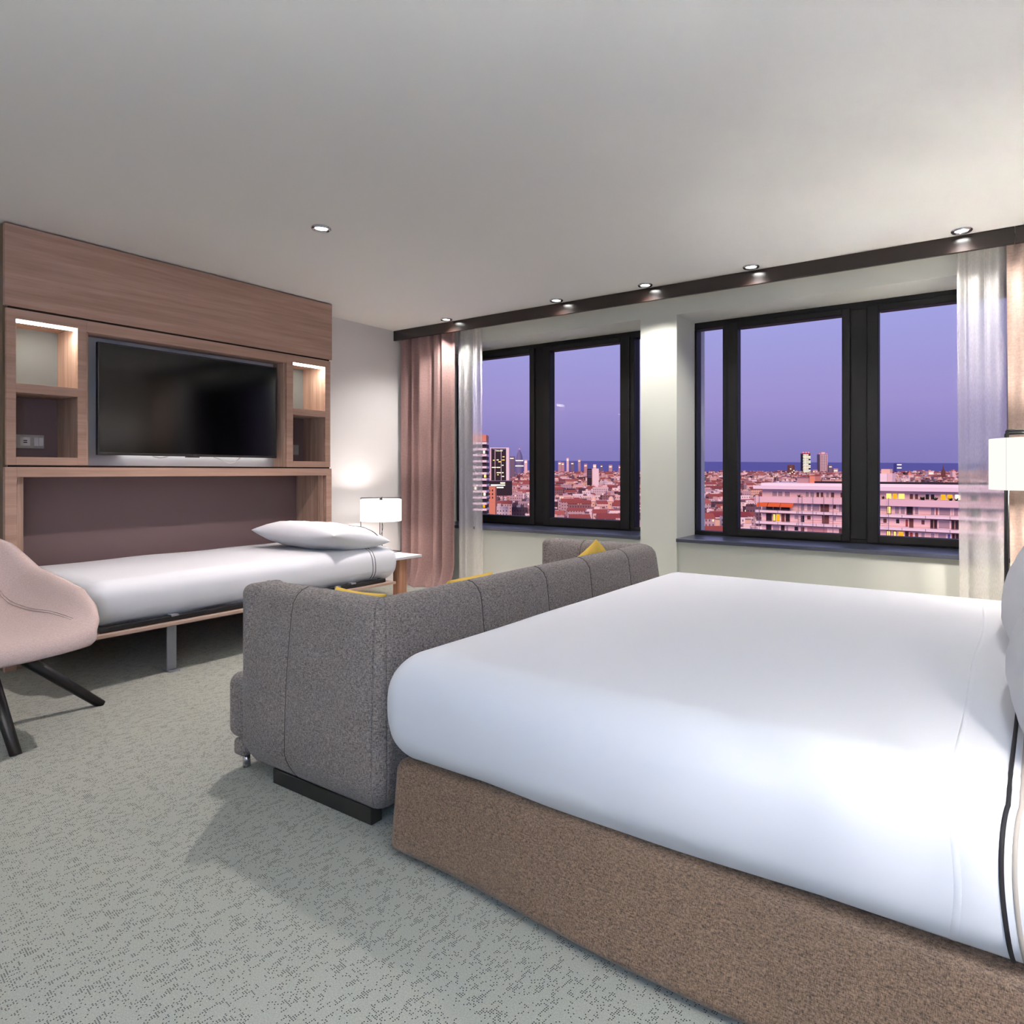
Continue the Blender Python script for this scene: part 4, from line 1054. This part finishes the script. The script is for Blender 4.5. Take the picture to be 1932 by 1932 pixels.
# ---- apartment block across the street
pL, pR = at(1424, 890, 172), at(1900, 890, 139)
dirx = (pR-pL); LEN = dirx.length; ang = math.atan2(dirx.y, dirx.x)
ap = thing('apartment_block', 'pink apartment block with long white balconies across the street', 'building', (pL.x, pL.y, -40), ang)
def fx(px):
    """distance along the facade seen at picture column px"""
    r = RT*((px-PPX)/F)+FW
    den = r.x*dirx.y-r.y*dirx.x
    tt = (pL.x*dirx.y-pL.y*dirx.x)/den
    return ((r.x*tt-pL.x)*dirx.x+(r.y*tt-pL.y)*dirx.y)/LEN
def ab(name, x0, x1, y0, y1, z0, z1, m, par=None):
    o = box(name, x0, x1, y0, y1, z0+40, z1+40, m); attach_local(o, par or ap); return o
ab('body', 1.6, LEN+8, 1.0, 14, -40, -3.2, CM['pink'])
ab('roof_slab', 0, LEN+8, -1.2, 15, -3.3, -2.45, CM['white'])
ab('roof_slab', 1.6, LEN+8, .2, 14, -2.44, -1.75, CM['white'])
ab('roof_shed', fx(1492), fx(1518), 5, 11, -1.74, -.2, CM['roofgrey']); ab('roof_shed', fx(1518.5), fx(1529), 4, 9, -1.74, 0, CM['orange'])
ab('roof_shed_cap', fx(1491), fx(1528), 4, 11.4, 0.001, .15, CM['brick'])
ab('stair_head', fx(1646), fx(1667), 4, 9, -1.74, .7, CM['white']); ab('stair_head', fx(1667.5), fx(1677), 4, 8, -1.74, .75, CM['pink'])
ab('turret', fx(1654), fx(1671), 5, 8, .72, 1.75, CM['cream'])
ab('roof_edge_strip', fx(1532), LEN+6, 2, 2.4, -1.74, -1.25, CM['dark'])
ab('parapet', .2, LEN+8, -.9, -.6, -6.75, -5.25, CM['pink']); ab('terrace_floor', .2, LEN+8, -.6, 1.0, -6.75, -6.5, CM['grey'])
FLO = [-6.75]
for i in range(7):
    zt2 = -8.75-2.92*i
    ab('balcony', .3, LEN+8, -.8, 1.0, zt2-.62, zt2, CM['white'])
    ab('railing', .3, LEN+8, -.82, -.79, zt2+.30, zt2+.36, CM['grey'])
    ab('painted_slab_shade', .8, LEN+8, .985, .999, zt2-.95, zt2-.63, CM['brown'])  # brown strip standing in for the shade under each balcony slab
    for j in range(12):
        x = 1.5+j*(LEN/11.5); ab('drain_pipe', x, x+.07, -.87, -.81, zt2-.7, zt2+.02, CM['grey'])
def win(px0, px1, z0, z1, m, frame='white'):
    o = ab('window', fx(px0), fx(px1), .90, .998, z0, z1, CM[frame])
    w_ = ab('pane', fx(px0)+.12, fx(px1)-.12, .86, .899, z0+.12, z1-.12, CM[m], o)
    return o
# penthouse floor
for a, b, m_ in ((1454, 1464.5, 'curtain'), (1465, 1475, 'curtain'), (1477.5, 1489, 'curtain'), (1517, 1525, 'curtain'), (1526, 1535, 'curtain'), (1537.5, 1544.5, 'brown'), (1545.5, 1552.5, 'brown'), (1556, 1563, 'curtain'), (1565, 1573, 'brown'), (1583, 1592, 'brown'),
                 (1670, 1681, 'lit'), (1682, 1692, 'lity'), (1693, 1706, 'lit'), (1714, 1722.5, 'brown'), (1724, 1732, 'brown'), (1744, 1753, 'dark'), (1754, 1763, 'dark'), (1773, 1784, 'lity'), (1785, 1797, 'lity'), (1800, 1812, 'litw'), (1830, 1845, 'dark'), (1855, 1870, 'curtain')):
    win(a, b, -5.25, -3.85, m_)
# lower floors
rows = {0: ((1443, 1456, 'dark'), (1457, 1469, 'dark'), (1471, 1488, 'dark'), (1520, 1529, 'curtain'), (1530, 1545, 'curtain'), (1546, 1562, 'brown'), (1672, 1680, 'lit'), (1686, 1696, 'curtain'), (1697, 1707, 'curtain'), (1709, 1721, 'dark'), (1754, 1763, 'curtain'), (1764, 1769, 'brick'), (1770, 1793, 'curtain'), (1794, 1797, 'brick'), (1798, 1808, 'curtain'), (1830, 1850, 'dark'), (1860, 1880, 'curtain')),
        1: ((1443, 1454, 'dark'), (1456, 1461, 'lit'), (1461.5, 1470, 'lity'), (1472, 1478, 'brown'), (1480, 1488, 'dark'), (1549, 1562, 'brown'), (1706, 1713, 'brick'), (1714, 1722, 'brown'), (1754, 1760, 'dark'), (1761, 1767, 'dark'), (1769, 1792, 'curtain'), (1794, 1800, 'dark'), (1801, 1808, 'dark'), (1830, 1850, 'brown'), (1860, 1880, 'dark')),
        2: ((1443, 1453, 'dark'), (1455, 1469, 'curtain'), (1471, 1478, 'dark'), (1480, 1486, 'curtain'), (1520, 1560, 'net'), (1671, 1679, 'lit'), (1684, 1690, 'lit'), (1693, 1704, 'lity'), (1706, 1713, 'dark'), (1714, 1722, 'brick'), (1754, 1763, 'curtain'), (1768, 1785, 'curtain'), (1786, 1793, 'blue'), (1795, 1801, 'dark'), (1802, 1809, 'dark'), (1830, 1850, 'curtain')),
        3: ((1443, 1453, 'dark'), (1456, 1470, 'curtain'), (1474, 1488, 'dark'), (1672, 1690, 'dark'), (1700, 1720, 'lit'), (1756, 1790, 'curtain'), (1800, 1810, 'dark'))}
for r_, L_ in rows.items():
    top = (-6.9 if r_ == 0 else -9.7-2.92*(r_-1)); bot = -8.72-2.92*r_
    for a, b, m_ in L_: win(a, b, bot, top, m_, 'brown' if m_ in ('dark', 'brown', 'lit') else 'white')
for r_ in range(4):
    top = (-6.9 if r_ == 0 else -9.7-2.92*(r_-1)); bot = -8.72-2.92*r_
    for q_, px in enumerate(range(1496, 1880, 12)):
        if any(a-1 < px+9 and px < b+1 for a, b, m_ in rows[r_]) or (q_*7+r_*3) % 4 == 0: continue
        win(px, px+8.5, bot+(.0 if q_ % 2 else .7), top, ('brown', 'curtain', 'dark')[(q_+r_) % 3], 'white')
for a, b in ((1431.5, 1451.5), (1452.5, 1475), (1476, 1499.5)):
    x0_, x1_ = fx(a), fx(b)
    o = pyd('awning', [(x0_, -.95, 33.18), (x1_, -.95, 33.18), (x1_, -1.9, 32.35), (x0_, -1.9, 32.35), (x0_, -.95, 33.10), (x1_, -.95, 33.10), (x1_, -1.9, 32.20), (x0_, -1.9, 32.20)], [(0, 1, 2, 3), (7, 6, 5, 4), (3, 2, 6, 7), (0, 3, 7, 4), (1, 5, 6, 2)], CM['awning']); attach_local(o, ap)
for px in (1430.5, 1438, 1511, 1518, 1538.5, 1559, 1576, 1663, 1680):
    ab('scaffold_pole', fx(px), fx(px)+.09, -2.3, -2.21, -40, -4.8, CM['grey'])
for z in (-7.9, -10.8, -13.8, -16.7):
    ab('scaffold_rail', fx(1511), fx(1680), -2.31, -2.24, z, z+.07, CM['grey'])
rp = random.Random(5)
for px in (1667, 1739, 1742, 1766, 1794, 1805, 1509):
    x = fx(px); V, Fc = [], []
    for i in range(26):
        a = rp.uniform(0, 6.28); e = rp.uniform(.1, 1.3); L_ = rp.uniform(.5, 1.1)
        c = Vector((x, -.35, 34.7)); dv = Vector((math.cos(a)*math.cos(e), math.sin(a)*math.cos(e)*.6, math.sin(e)))*L_; sd = Vector((-math.sin(a), math.cos(a), .2))*.12
        o_ = len(V); V += [tuple(c), tuple(c+dv*.6+sd), tuple(c+dv), tuple(c+dv*.6-sd)]; Fc.append((o_, o_+1, o_+2, o_+3))
    o = pyd('balcony_plant', V, Fc, CM['plant']); attach_local(o, ap)
